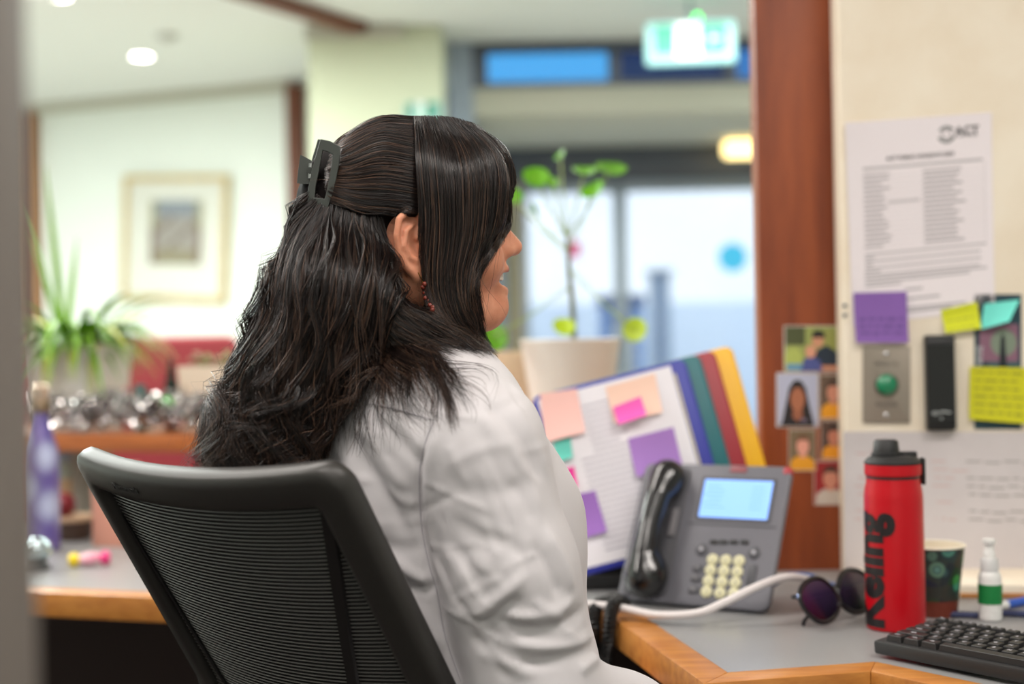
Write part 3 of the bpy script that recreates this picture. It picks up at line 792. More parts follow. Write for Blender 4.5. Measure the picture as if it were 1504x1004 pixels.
MB().ell((0, 0, 0), (0.021, 0.012, 0.0115), 20, 12).build('body', M('pink_white_wrapper', (240, 214, 216), 0.35, var=(60, (235, 120, 160))), g)
for s, cl in ((-1, (244, 214, 30)), (1, (232, 60, 130))):
    MB().lathe([(0.004, 0), (0.012, 0.009), (0.0125, 0.013), (0.009, 0.02)], 14, mat=Matrix.Translation((s * 0.014, 0, 0)) @ Matrix.Rotation(s * pi / 2, 4, 'Y')).build('twist', M('sweet_end', cl, 0.35), g)
p = on_z(108, 792, DZ)
g = thing('wooden_bowl', 'dark turned wooden bowl with a pale rim on the desk under the ledge', 'bowl', p)
MB().lathe([(0.028, 0), (0.034, 0.004), (0.040, 0.03), (0.042, 0.038)], 32, cap=False).build('body', M('dark_bowl', (72, 52, 40), 0.45), g)
MB().lathe([(0.042, 0.038), (0.043, 0.046), (0.036, 0.048), (0.018, 0.04), (0, 0.036)], 32, cap=False).build('rim', M('pale_bowl_rim', (188, 158, 128), 0.5), g)
g = MB().ell((0, 0, 0.027), (0.028, 0.028, 0.026), 24, 14); o = g.build('red_bauble', M('dark_red_bauble', (118, 22, 34), 0.4)); o.location = (p.x - 0.022, p.y, DZ + 0.0405)
tag(o, 'dark red round bauble sitting in the wooden bowl under the ledge', 'bauble')
p = on_z(93, 770, DZ)
g = thing('glass_jar', 'pale greenish glass jar with a paper label standing under the ledge', 'jar', p)
MB().lathe([(0.03, 0), (0.034, 0.004), (0.034, 0.12), (0.028, 0.135), (0.028, 0.14)], 28).build('body', M('pale_green_glass', (176, 188, 172), 0.2), g)
MB().lathe([(0.0348, 0.05), (0.0348, 0.10)], 28, cap=False).build('label', M('kraft_label', (196, 166, 130), 0.7), g)
MB().lathe([(0.03, 0.137), (0.031, 0.14), (0.031, 0.155), (0.02, 0.157)], 24).build('lid', m_alu, g)
p = on_z(172, 800, DZ)
g = thing('salmon_box', 'salmon pink card box standing behind the chair back under the ledge', 'box', frame(p, ld, lb))
MB().box((0, 0, 0.075), (0.075, 0.05, 0.15), 0.002).build('carton', M('salmon_card', (214, 152, 132), 0.7), g)
MB().box((0, -0.001, 0.152), (0.077, 0.054, 0.006), 0.001).build('lid', M('salmon_lid', (204, 138, 120), 0.7), g)

# ------------------------------------------------------------------ notices and devices on the poster wall
def wq(*pts, off=0.0):
    return [hit(x, y, WL + pn * off, pn) for x, y in pts]
m_paper = M('white_paper', (240, 232, 236), 0.75)
m_note = {}
def note_mat(c):
    if c not in m_note: m_note[c] = M('sticky_note_paper', c, 0.7)
    return m_note[c]
def paper(name, q, n, label, cat, mat, lift=None, off=0.0006, group=None):
    sh = Sheet(q, n, lift, off); o = sh.mesh(name, mat); tag(o, label, cat, group); return sh, o
# public holiday notice
q = wq((1240, 181), (1456, 165), (1461, 455), (1252, 478))
sh, notice = paper('notice_sheet', q, pn, 'white printed notice with round crest at its top right, pinned on the cream wall', 'notice', m_paper,
                   lambda u, v: 0.006 * max(0, 1 - u / 0.12) ** 2 * (1 - v) + 0.002 * max(0, 1 - v / 0.1))
mb = MB(); G = (168, 164, 166); D = (96, 94, 98)
def ring(sh, mb, cu, cv, r0, r1, col, asp, e, n=28):
    for k in range(n):
        a, b = 2 * pi * k / n, 2 * pi * (k + 1) / n
        mb.add([sh.at(cu + r * cos(w), cv + r * sin(w) * asp, e) for r, w in ((r0, a), (r1, a), (r1, b), (r0, b))], [(0, 1, 2, 3)], None, col)
asp = (q[1] - q[0]).length / (q[3] - q[0]).length
ring(sh, mb, 0.693, 0.095, 0.042, 0.062, (120, 122, 122), asp, 0.0007)
ring(sh, mb, 0.693, 0.095, 0.030, 0.036, (88, 84, 92), asp, 0.0008)
sh.shape(mb, [(0.673, 0.108), (0.671, 0.095), (0.680, 0.082), (0.693, 0.080), (0.706, 0.084), (0.700, 0.100), (0.712, 0.106)][::-1], (110, 106, 106))
for r in range(16):
    v = 0.262 + 0.0237 * r
    sh.mark(mb, 0.10, v, 0.10 + random.uniform(0.12, 0.2), v + 0.009, (176, 170, 174), n=1)
    if r == 6: sh.mark(mb, 0.28, v, 0.50, v + 0.009, (184, 178, 182), n=1)
    sh.mark(mb, 0.53, v + 0.002, 0.53 + random.uniform(0.2, 0.29), v + 0.011, (168, 163, 167), n=1)
    sh.mark(mb, 0.095, v + 0.016, 0.945, v + 0.0172, (200, 195, 200))
for u in (0.095, 0.525, 0.945): sh.mark(mb, u, 0.245, u + 0.003, 0.648, (198, 193, 198), n=1)
sh.mark(mb, 0.095, 0.228, 0.935, 0.240, (182, 178, 181))
for r, L in enumerate((0.90, 0.12, 0.86, 0.11, 0.86, 0.16, 0.85, 0.90, 0.78, 0.30)):
    v = 0.655 + 0.0172 * r; sh.mark(mb, 0.10, v, 0.10 + L - 0.05, v + 0.009, (182, 177, 181))
for v, a, b in ((0.845, 0.38, 0.5), (0.892, 0.15, 0.62), (0.94, 0.15, 0.8), (0.955, 0.15, 0.7)): sh.mark(mb, a, v, b, v + 0.010, (178, 174, 178), n=1)
inkm = mb.build('print', INK, notice, smooth=False)
m_text = M('black_print', (62, 62, 66), 0.6); m_textg = M('grey_print', (120, 118, 122), 0.6)
def sheet_frame(sh, u, v, e=0.0009):
    p = sh.at(u, v, e); x = sh.at(u + 0.02, v, e) - p; y = sh.at(u, v - 0.02, e) - p
    return frame(p, x, y)
text('ACT', 0.0175, m_text, sheet_frame(sh, 0.832, 0.084), notice, bold=0.0006)
text('Government', 0.006, m_textg, sheet_frame(sh, 0.832, 0.107), notice)
text('ACT PUBLIC HOLIDAYS 2023', 0.0078, m_text, sheet_frame(sh, 0.51, 0.193), notice, bold=0.0002)
# sticky notes on the wall
curl = lambda u, v: 0.010 * v ** 2
def scribble(sh, o, rows, col, u0=0.08, u1=0.92, v0=0.15, v1=0.85, wt=0.06):
    mb = MB()
    for r in range(rows):
        u = u0; v = v0 + (v1 - v0) * r / max(rows - 1, 1)
        while u < u1 - 0.08:
            w = random.uniform(0.08, 0.22); sh.mark(mb, u, v, min(u + w, u1), v + wt * random.uniform(0.7, 1.1), col, n=2); u += w + 0.05
    stuff(mb.build('handwriting', INK, o, smooth=False))
N_ = {}
sh, o = paper('sticky_note', wq((1253, 430), (1330, 428), (1333, 503), (1256, 503), off=0.002), pn, 'purple sticky note with handwriting on the cream wall, above the steel button plate', 'sticky note', note_mat((132, 92, 170)), lambda u, v: 0.002 + 0.006 * (1 - v) * max(0, u - 0.7) / 0.3 + 0.007 * v * v)
scribble(sh, o, 3, (108, 72, 146), v0=0.5, v1=0.78, wt=0.07)
sh, o = paper('sticky_note', wq((1382, 455), (1435, 443), (1439, 482), (1387, 489), off=0.002), pn, 'small lime sticky note on the lower corner of the white notice', 'sticky note', note_mat((208, 214, 20)), curl)
scribble(sh, o, 3, (166, 172, 20))
sh, o = paper('sticky_note', wq((1445, 446), (1497, 440), (1478, 472), (1439, 484), off=0.004), pn, 'small aqua sticky note with a curled corner, beside the lime one', 'sticky note', note_mat((112, 222, 208)), lambda u, v: 0.002 + 0.016 * u * v)
sh, o = paper('sticky_note', wq((1424, 538), (1510, 540), (1508, 622), (1422, 615), off=0.003), pn, 'large yellow-green sticky note with handwriting over the dark teal card', 'sticky note', note_mat((206, 204, 22)), lambda u, v: 0.002 + 0.004 * v * v)
scribble(sh, o, 6, (166, 164, 24), v0=0.08, v1=0.82, wt=0.055)
# dark teal card
q = wq((1431, 432), (1500, 432), (1500, 630), (1431, 630), off=0.0)
sh, o = paper('teal_card', q, pn, 'dark teal printed card on the cream wall under the yellow sticky note', 'card', M('teal_card_stock', (28, 64, 76), 0.5))
mb = MB(); sh.mark(mb, 0.10, 0.22, 0.93, 0.50, (136, 96, 116)); sh.mark(mb, 0.3, 0.5, 0.95, 0.54, (60, 92, 96)); sh.mark(mb, 0.2, 0.57, 0.9, 0.6, (70, 100, 104))
ring(sh, mb, 0.62, 0.36, 0.0, 0.28, (126, 140, 122), 0.36, 0.0008)
sh.shape(mb, [(0.56, 0.32), (0.53, 0.48), (0.50, 0.66), (0.72, 0.66), (0.68, 0.48), (0.64, 0.32)], (22, 30, 36), 0.001)
sh.shape(mb, [(0.55, 0.36), (0.58, 0.30), (0.63, 0.30), (0.66, 0.36), (0.60, 0.38)], (20, 28, 34), 0.0011)
mb.build('print', INK, o, smooth=False)
m_wp = M('white_print', (206, 212, 212), 0.6)
text('SUNRISE', 0.013, m_wp, sheet_frame(sh, 0.11, 0.50) @ Matrix.Rotation(pi / 2, 4, 'Z'), o)
# large handwritten sheet
q = wq((1238, 633), (1560, 634), (1560, 846), (1240, 838))
sh, o = paper('handwritten_sheet', q, pn, 'large white handwritten sheet taped low on the wall behind the red bottle', 'notice', M('sheet_paper', (212, 206, 208), 0.75, var=(9, (204, 198, 200))), lambda u, v: 0.004 * max(0, 1 - v / 0.06) + 0.003 * v * sin(7 * u) ** 2)
mb = MB()
for r in range(10):
    v = 0.09 + 0.058 * r
    for u0, u1, cl in ((0.05, 0.2, (205, 178, 178)), (0.15, 0.3, (186, 182, 182)), (0.40, 0.54, (206, 180, 180)), (0.56, 0.97, (164, 160, 160))):
        if random.random() < 0.28: continue
        u = u0 + random.uniform(0, 0.03); end = u1 - random.uniform(0, 0.08)
        if r == 7 and u0 > 0.5: cl = (210, 140, 140); end = 0.72
        while u < end:
            w = random.uniform(0.03, 0.08); sh.mark(mb, u, v + 0.006 * sin(40 * u), u + w, v + 0.012 + 0.006 * sin(40 * u), cl, n=2); u += w + 0.014
stuff(mb.build('handwriting', INK, o, smooth=False))
# steel exit button plate
q = wq((1266, 508), (1336, 508), (1337, 621), (1267, 621), off=0.0)
W, H = (q[1] - q[0]).length, (q[3] - q[0]).length
bp = thing('exit_button', 'brushed steel wall plate with a green push button', 'push button', frame((q[0] + q[1] + q[2] + q[3]) / 4, q[1] - q[0], q[0] - q[3]))
MB().prism(rrect(W, H, 0.002), 0, 0.004, bev=0.001).build('plate', M('brushed_steel', (158, 148, 136), 0.45, 0.55, bump=(400, 0.1)), bp)
MB().lathe([(0.0185, 0.004), (0.0185, 0.006), (0.0165, 0.0065)], 32).build('collar', M('dark_steel', (120, 114, 106), 0.4, 0.7), bp)
MB().ell((0, 0, 0.0065), (0.0155, 0.0155, 0.009), 32, 14).build('button', M('green_button', (16, 128, 86), 0.25, coat=0.5), bp)
for s in (-1, 1): MB().ell((0, s * (H / 2 - 0.012), 0.004), (0.004, 0.004, 0.0016), 14, 8).build('screw', m_chrome, bp)
text('PRESS TO', 0.0085, m_text, Matrix.Translation((0, 0.031, 0.0042)), bp)
text('RELEASE', 0.0085, m_text, Matrix.Translation((0, -0.030, 0.0042)), bp)
# card reader
q = wq((1356, 492), (1399, 491), (1401, 631), (1358, 631), off=0.0)
W, H = (q[1] - q[0]).length, (q[3] - q[0]).length
cr = thing('card_reader', 'black upright card reader on the cream wall right of the green button', 'card reader', frame((q[0] + q[1] + q[2] + q[3]) / 4, q[1] - q[0], q[0] - q[3]))
MB().prism(rrect(W, H, 0.004), 0, 0.020, bev=0.002).build('body', m_black, cr)
MB().prism(rrect(W * 0.96, H * 0.8, 0.003), 0.020, 0.0212).build('face', M('gloss_black', (17, 17, 18), 0.25), cr)
MB().box((0, H * 0.43, 0.020), (W * 0.9, H * 0.06, 0.002), 0.0008).build('top_strip', M('smoked_strip', (52, 52, 54), 0.4), cr)
q = MB(); q.tube([(-0.014, -0.045, 0.0214), (-0.009, -0.0425, 0.0214), (-0.005, -0.0455, 0.0214), (-0.010, -0.0475, 0.0214), (-0.014, -0.045, 0.0214)], 0.0008, 6)
q.tube([(-0.004, -0.0435, 0.0214), (0.003, -0.0430, 0.0214), (0.013, -0.0445, 0.0214)], 0.0009, 6); q.ell((-0.001, -0.053, 0.0213), (0.0015, 0.0015, 0.0004), 10, 6)
q.build('logo', m_wp, cr)
# two wall plugs
for k, y in enumerate((449, 463)):
    p = wq((1240.5, y))[0]; o = MB().ell((0, 0, 0), (0.0035, 0.0035, 0.0035), 12, 8).build('wall_plug', M('dark_plug', (92, 96, 100), 0.4))
    o.location = p + pn * 0.001; tag(o, ('upper' if k == 0 else 'lower') + ' of two small dark screw heads at the cream wall edge', 'screw')

# photographs on the post
pfn = Vector((0, -1, 0)); P0 = Vector((0, PY, 0))
def photo(x0, y0, x1, y1, label, draw, bg):
    q = [hit(x, y, P0, pfn) for x, y in ((x0, y0), (x1, y0), (x1, y1), (x0, y1))]
    sh, o = paper('photo_print', q, pfn, label, 'photo', M('photo_paper', (214, 206, 200), 0.4), lambda u, v: 0.001 * v)
    mb = MB(); sh.mark(mb, 0.02, 0.02, 0.98, 0.98, bg, 0.0006, 1); draw(sh, mb)
    mb.build('image', INK, o, smooth=False)
def disc(sh, mb, cu, cv, ru, rv, col, e): sh.shape(mb, [(cu + ru * cos(2 * pi * k / 20), cv + rv * sin(2 * pi * k / 20)) for k in range(20)][::-1], col, e)
def dfam(sh, mb):
    sh.mark(mb, 0.02, 0.02, 0.35, 0.42, (72, 80, 46), 0.0007, 1); disc(sh, mb, 0.16, 0.72, 0.15, 0.25, (172, 186, 96), 0.0007); disc(sh, mb, 0.8, 0.3, 0.18, 0.22, (150, 156, 84), 0.0007)
    sh.mark(mb, 0.05, 0.82, 0.3, 0.97, (100, 150, 184), 0.0008, 1)
    sh.shape(mb, [(0.44, 0.98), (0.52, 0.55), (0.7, 0.42), (0.88, 0.58), (0.97, 0.98)], (26, 44, 64), 0.0009); sh.mark(mb, 0.55, 0.86, 0.95, 0.97, (204, 140, 110), 0.001, 1)
    disc(sh, mb, 0.56, 0.30, 0.10, 0.18, (206, 150, 120), 0.0011); sh.shape(mb, [(0.46, 0.26), (0.48, 0.13), (0.58, 0.09), (0.67, 0.15), (0.68, 0.26)], (28, 24, 24), 0.0012)
    sh.shape(mb, [(0.28, 0.98), (0.33, 0.72), (0.46, 0.66), (0.60, 0.76), (0.63, 0.98)], (74, 84, 150), 0.0013); disc(sh, mb, 0.44, 0.56, 0.09, 0.14, (216, 156, 130), 0.0014)
def dwoman(sh, mb):
    sh.shape(mb, [(0.12, 0.98), (0.22, 0.6), (0.30, 0.28), (0.42, 0.14), (0.58, 0.14), (0.70, 0.28), (0.78, 0.6), (0.9, 0.98)], (26, 20, 22), 0.0007)
    sh.shape(mb, [(0.38, 0.70), (0.38, 0.82), (0.5, 0.9), (0.62, 0.82), (0.62, 0.70)], (150, 92, 68), 0.0008); disc(sh, mb, 0.5, 0.48, 0.17, 0.24, (168, 104, 76), 0.0009)
    sh.shape(mb, [(0.33, 0.42), (0.36, 0.26), (0.5, 0.2), (0.64, 0.26), (0.67, 0.42), (0.58, 0.28), (0.42, 0.28)], (28, 22, 24), 0.001)
    sh.shape(mb, [(0.06, 0.98), (0.2, 0.86), (0.4, 0.84), (0.5, 0.9), (0.62, 0.84), (0.8, 0.86), (0.92, 0.98)], (24, 22, 32), 0.0011); sh.mark(mb, 0.58, 0.84, 0.72, 0.90, (116, 104, 128), 0.0012, 1)
def dkid(skin, shirt, hair):
    def f(sh, mb):
        sh.shape(mb, [(0.06, 0.98), (0.08, 0.76), (0.3, 0.64), (0.7, 0.64), (0.94, 0.76), (0.96, 0.98)], shirt, 0.0007)
        sh.mark(mb, 0.42, 0.52, 0.62, 0.68, skin, 0.0008, 1); disc(sh, mb, 0.52, 0.40, 0.23, 0.23, skin, 0.0009)
        sh.shape(mb, [(0.27, 0.36), (0.3, 0.2), (0.45, 0.12), (0.62, 0.12), (0.75, 0.22), (0.78, 0.36), (0.68, 0.26), (0.38, 0.26)], hair, 0.001)
    return f
photo(1151, 478, 1240, 546, 'family photo of a man holding a child on green grass, topmost on the brown post', dfam, (148, 160, 90))
photo(1140, 547, 1202, 627, 'portrait photo of a long-haired woman in black on pale blue', dwoman, (178, 184, 212))
photo(1203, 549, 1242, 615, 'small photo of a child in yellow directly right of the long-haired woman portrait', dkid((206, 142, 120), (230, 158, 26), (70, 52, 44)), (104, 84, 70))
photo(1205, 617, 1242, 674, 'small photo of a dark-haired child in yellow above the one in white', dkid((196, 126, 104), (226, 150, 24), (44, 30, 28)), (88, 66, 58))
photo(1158, 630, 1198, 691, 'small photo of a child in yellow beneath the long-haired woman portrait', dkid((222, 158, 142), (224, 156, 30), (110, 78, 56)), (116, 100, 78))
photo(1195, 676, 1242, 741, 'small photo of a child in white on red, lowest on the brown post', dkid((206, 140, 120), (200, 190, 184), (72, 48, 42)), (150, 30, 36))

# ------------------------------------------------------------------ things on the right part of the desk
# telephone: face frame from its measured corners
bl, br = Vector((0.139, 2.0, 0.7265)), Vector((0.332, 1.885, 0.7265))
px_ = (br - bl).normalized(); lean = Vector((-px_.y, px_.x, 0)); up_ = (lean * 0.106 + Vector((0, 0, 0.184))).normalized()
PW, PL = (br - bl).length, 0.212
FM = frame(bl, px_, up_)
ph = thing('desk_phone', 'grey desk telephone with a lit blue screen and black handset', 'telephone', FM)
FI = FM.inverted(); FN = FM.to_3x3() @ Vector((0, 0, 1))
def fu(px, py):
    p = FI @ hit(px, py, bl, FN); return p.x, p.y
m_pg = M('phone_grey_plastic', (104, 104, 112), 0.45, bump=(900, 0.05)); m_pg2 = M('phone_dark_grey', (74, 74, 80), 0.45)
MB().prism(rrect(PW, PL, 0.014, 5, PW / 2, PL / 2), -0.013, 0.0, bev=0.004).build('body', m_pg, ph)
MB().prism([(0.018, -0.012), (0.110, -0.012), (0.053, -0.090), (0.045, -0.078)], 0.04, PW - 0.035, mat=Matrix(((0, 0, 1, 0), (1, 0, 0, 0), (0, 1, 0, 0), (0, 0, 0, 1)))).build('stand', m_blackm, ph)
MB().prism(rrect(0.068, PL - 0.016, 0.01, 4, 0.042, PL / 2), 0.0, 0.0025, bev=0.001).build('cradle', m_pg2, ph)
u0, v1 = fu(1037, 704); u1, _ = fu(1137, 706); _, v0 = fu(1090, 762)
MB().prism(rrect(u1 - u0 + 0.010, v1 - v0 + 0.009, 0.003, 3, (u0 + u1) / 2, (v0 + v1) / 2), 0, 0.0012).build('bezel', m_pg2, ph)
scr = MB().prism(rrect(u1 - u0, v1 - v0, 0.001, 2, (u0 + u1) / 2, (v0 + v1) / 2), 0.0012, 0.0018).build('screen', M('lit_screen', (130, 170, 240), 0.3, emit=((122, 172, 255), 0.85)), ph)
sm = MB()
for r in range(6):
    y = v1 - 0.010 - 0.0065 * r; sm.box((u0 + 0.016 + 0.004 * (r % 2), y, 0.0019), (0.02 + 0.006 * (r % 3), 0.0012, 0.0002)); sm.box((u1 - 0.02, y, 0.0019), (0.018, 0.001, 0.0002))
stuff(sm.build('screen_text', M('screen_text_blue', (104, 150, 226), 0.4, emit=((90, 140, 225), 0.75)), scr))
a, b = fu(1085, 690); MB().box((a, PL - 0.008, 0.0006), (0.025, 0.009, 0.0008), 0.0003).build('message_label', M('dull_red_label', (140, 74, 80), 0.5), ph)
MB().ell((PW - 0.008, PL - 0.008, -0.006), (0.009, 0.009, 0.007), 16, 10).build('message_lamp', M('red_lamp_plastic', (170, 50, 60), 0.35), ph)
MB().box(((u0 + u1) / 2 + 0.0, v0 - 0.010, 0.0005), (u1 - u0 + 0.03, 0.0015, 0.001)).build('ridge', m_pg2, ph)
# keypad
r0 = [fu(1047, 822), fu(1066.5, 823), fu(1086, 824)]; r3 = [fu(1038, 869), fu(1058, 871), fu(1078, 872)]
m_key = M('cream_key', (214, 210, 172), 0.4)
key0 = None
for r in range(4):
    for c in range(3):
        x = r0[c][0] + (r3[c][0] - r0[c][0]) * r / 3; y = r0[c][1] + (r3[c][1] - r0[c][1]) * r / 3
        if key0 is None:
            key0 = MB().lathe([(0.0082, 0), (0.0082, 0.002), (0.0066, 0.0034), (0, 0.0038)], 20, cap=False).build('keypad_button', m_key, ph); k = key0
        else:
            k = key0.copy(); COL.objects.link(k); k.parent = ph
        k.location = (x, y, 0)
        text('123456789*0#'[r * 3 + c], 0.0065, m_textg, Matrix.Translation((0, 0, 0.0039)), k, name='legend')
for px, py in ((1031, 807), (1108, 812)):
    x, y = fu(px, py); MB().lathe([(0.0088, 0), (0.0088, 0.0018), (0.006, 0.003), (0, 0.0032)], 20, mat=Matrix.Translation((x, y, 0)), cap=False).build('round_button', m_pg2, ph); MB().ell((x, y, 0.0033), (0.003, 0.003, 0.0006), 10, 6).build('button_icon', M('grey_icon', (170, 170, 178), 0.5), ph)
for px, py in ((1025, 834), (1022, 849), (1019, 866)):
    x, y = fu(px, py); MB().prism(rrect(0.015, 0.0105, 0.003, 3, x, y), 0, 0.0022, bev=0.0008).build('side_button', m_pg2, ph)
    MB().ell((x, y, 0.0024), (0.0026, 0.002, 0.0004), 10, 6).build('button_icon', m_textg, ph)
x, y = fu(1104, 844); MB().prism(rrect(0.013, 0.030, 0.003, 3, x, y), 0, 0.0022, bev=0.0008).build('volume_button', m_pg2, ph)
for px in (1049, 1063, 1078, 1094):
    x, y = fu(px, 796); MB().prism(rrect(0.0125, 0.006, 0.002, 3, x, y), 0, 0.002, bev=0.0006).build('soft_button', m_blackm, ph)
# handset (implicit surface: two ends and a thinner bowed grip)
def f_hs(p):
    a, b = (0.047, 0.176, 0.014), (0.046, 0.034, 0.014)
    d = smin(s_ell(p, a, (0.026, 0.030, 0.019)), s_ell(p, b, (0.031, 0.033, 0.019)), 0.004)
    g = s_chain(p, [(0.047, 0.184, 0.018), (0.044, 0.148, 0.024), (0.042, 0.105, 0.026), (0.042, 0.062, 0.023), (0.046, 0.032, 0.017)], [0.021, 0.0195, 0.0180, 0.0195, 0.024])
    d = smin(d, g, 0.012)
    return smax(d, 0.0065 - p[2], 0.003)
V, Q = surface_nets(f_hs, (0.0, -0.02, -0.005), (0.09, 0.23, 0.075), 0.002)
npmesh('handset', V, Q, M('gloss_black_plastic', (20, 20, 22), 0.22, coat=0.4), ph)
MB().box((0.066, 0.118, 0.004), (0.010, 0.042, 0.006), 0.001).build('hook_slot', M('grey_slot', (120, 118, 122), 0.4), ph)
# curly cord
def coil(ctrl, r, turns, n, wr):
    c = catmull(ctrl, n); pts = []
    for i in range(n):
        t = Vector(c[min(i + 1, n - 1)] - c[max(i - 1, 0)]).normalized(); a = t.cross(Vector((0.3, 1, 0.2))).normalized(); b = t.cross(a)
        w = 2 * pi * turns * i / n; pts.append(Vector(c[i]) + (a * cos(w) + b * sin(w)) * r)
    return pts
cc = [P(902, 878, 1.955), P(886, 880, 1.93), P(876, 890, 1.90), P(872, 915, 1.88), P(874, 955, 1.90), P(884, 985, 1.90), P(892, 950, 1.88), P(896, 905, 1.87), P(905, 884, 1.885), P(918, 884, 1.92)]
cc[0].z = cc[1].z = 0.733
q = MB().tube([p for p in coil([tuple(p) for p in cc], 0.0075, 62, 620, 0.002)], 0.0023, 5)
o = q.build('curly_cord', m_black); tag(o, 'black coiled telephone cord hanging over the timber desk edge', 'cord')
# flip-panel display
BY = 2.10; bdir = Vector((0, -1, 0.16)).normalized()
BP0 = P(930, 690, BY)
def bq(px, py, off=0.0): return hit(px, py, BP0 + bdir * off, bdir)
tl, tr, brr, bll = bq(777, 584), bq(1003, 526), bq(1075, 789), bq(849, 848)
xax = (tr - tl).normalized(); yax = (tr - brr).normalized()
BM = frame(bll, xax, yax); BW = (tr - tl).length; BH = (tl - bll).length
bd = thing('display_stand', 'tilted desk display with blue, teal, red and yellow page panels behind the telephone', 'display stand', BM)
BI = BM.inverted()
cols = [((44, 52, 160), 'blue_panel'), ((0, 104, 112), 'teal_panel'), ((160, 30, 44), 'red_panel'), ((244, 184, 0), 'yellow_panel')]
offs = [0]
for px in (1030, 1055, 1084):   # right-hand top corners of the panels behind
    offs.append((BI @ bq(px, 524, 0)).x - BW)
for k, (c, nm) in enumerate(cols):
    dx = offs[k]
    w = BW
    o = MB().prism(rrect(w, BH + (0.002 if k else 0), 0.012, 4, BW / 2 + dx, BH / 2 + 0.001 * k), -0.005 - 0.008 * k, 0.0 - 0.008 * k, bev=0.0015).build(nm, M(nm + '_plastic', c, 0.42), bd)
    o['label'] = nm.split('_')[0] + ' plastic page panel'
mat_pg = M('page_paper', (246, 243, 250), 0.6)
mx0, mx1, my0, my1 = 0.008, BW - 0.024, 0.010, BH - 0.006
page = Sheet([(mx0, my1, 0), (mx1, my1, 0), (mx1, my0, 0), (mx0, my0, 0)], (0, 0, 1), None, 0.0004)
page.mesh('page', mat_pg, bd)
mb = MB()
for r in range(26):
    v = 0.10 + 0.033 * r; u = 0.06
    page.mark(mb, 0.3 if r < 9 else 0.2, v, random.uniform(0.5, 0.62) if r < 9 else random.uniform(0.55, 0.9), v + 0.009, (186, 182, 196), n=1)
mb.build('print', INK, bd, smooth=False)
MB().box((mx1 + 0.003, BH * 0.5, 0.0008), (0.003, BH * 0.86, 0.001)).build('page_edge', M('cream_edge', (214, 206, 170), 0.6), bd)
# its base
sb = MB(); p = BI @ Vector((bll.x + 0.12, BY + 0.03, DZ + 0.012))
c = on_z(905, 862, DZ)
o = MB().box((0, 0, 0.011), (0.26, 0.14, 0.022), 0.006).build('base', m_blackm, bd); o.matrix_local = BI @ frame((0.185, BY + 0.075, DZ), (1, 0.02, 0), (0, 1, 0))
o = MB().box((0, 0, 0), (0.20, 0.02, 0.06), 0.004).build('base_bracket', m_blackm, bd); o.matrix_local = BI @ frame((0.20, BY + 0.03, DZ + 0.05), (1, 0, 0), (0, 1, 0))
# sticky notes on the page
def bnote(pts, label, col, lift=None, off=0.0012, rows=0):
    q = [bq(x, y, off) for x, y in pts]
    sh, o = paper('sticky_note', q, bdir, label, 'sticky note', note_mat(col), lift or (lambda u, v: 0.008 * v * v), 0.0004)
    return sh, o
bnote(((793, 578), (847, 570), (859, 635), (800, 650)), 'pale pink sticky note at the left of the display page, beside her shoulder', (250, 200, 192))
bnote(((889, 568), (962, 548), (972, 606), (902, 622)), 'large peach sticky note near the top of the display page', (250, 212, 192))
bnote(((900, 598), (941, 582), (949, 610), (908, 624)), 'hot pink sticky note stuck over the peach one on the display page', (244, 96, 190), off=0.012)
bnote(((922, 644), (989, 627), (1003, 690), (934, 700)), 'purple sticky note on the display page just above the telephone', (172, 128, 206))
bnote(((812, 649), (838, 641), (841, 672), (818, 679)), 'small teal sticky note on the display page beside her sleeve', (104, 208, 192))
bnote(((824, 690), (843, 684), (848, 714), (832, 719)), 'small magenta sticky note on the display page below the teal one', (240, 60, 160))
bnote(((846, 726), (874, 720), (891, 780), (858, 790)), 'purple sticky note low on the display page, left of the handset', (160, 112, 198))

# red bottle
p = on_z(1327, 930, DZ); bx = Vector((p.x, p.y + 0.035, DZ))
rb = thing('drink_bottle', 'red metal drink bottle with black spout lid and black lettering', 'bottle', bx)
S = bx.y / FPX
R_ = 43 * S; Hb = (1.09 - DZ) + 0
def zz(py): return (1.09 + (491 - py) * S) - DZ
h1 = zz(708)
m_rb = M('red_lacquer', (186, 0, 20), 0.34, spec=0.4)
MB().lathe([(R_ - 0.004, 0), (R_ - 0.001, 0.002), (R_, 0.006), (R_ * 0.995, h1 * 0.5), (R_ * 0.985, h1 - 0.018), (R_ * 0.96, h1 - 0.008), (R_ * 0.91, h1), (R_ * 0.90, h1 + 0.006)], 64).build('body', m_rb, rb)
za, zb, zc = zz(703), zz(697), zz(680)
MB().lathe([(R_ * 0.88, h1 + 0.004), (R_ * 0.9, za), (R_ * 0.9, zb), (R_ * 0.86, zb)], 48).build('seal_ring', m_black, rb)
q = MB(); n = 72
pr = [(R_ * 0.92, zb), (R_ * 0.945, zb + 0.002), (R_ * 0.945, zc - 0.001), (R_ * 0.92, zc)]
vs = []; fs = []
for i, (r, z) in enumerate(pr):
    for k in range(n * 2):
        w = pi * k / n; rr = r * (1 + (0.008 if k % 2 and 0 < i < 3 else 0)); vs.append((rr * cos(w), rr * sin(w), z))
for i in range(3):
    for k in range(n * 2):
        k2 = (k + 1) % (2 * n); fs.append((i * 2 * n + k, i * 2 * n + k2, (i + 1) * 2 * n + k2, (i + 1) * 2 * n + k))
fs.append(tuple(range(3 * 2 * n, 4 * 2 * n))); fs.append(tuple(reversed(range(2 * n))))
q.add(vs, fs).build('lid_band', m_rb, rb, angle=20)
zd = zz(670); ze = zz(645)
MB().lathe([(R_ * 0.95, zc), (R_ * 0.95, zc + 0.003), (R_ * 0.80, zd), (R_ * 0.55, zd + 0.002)], 48).build('lid', m_blackm, rb)
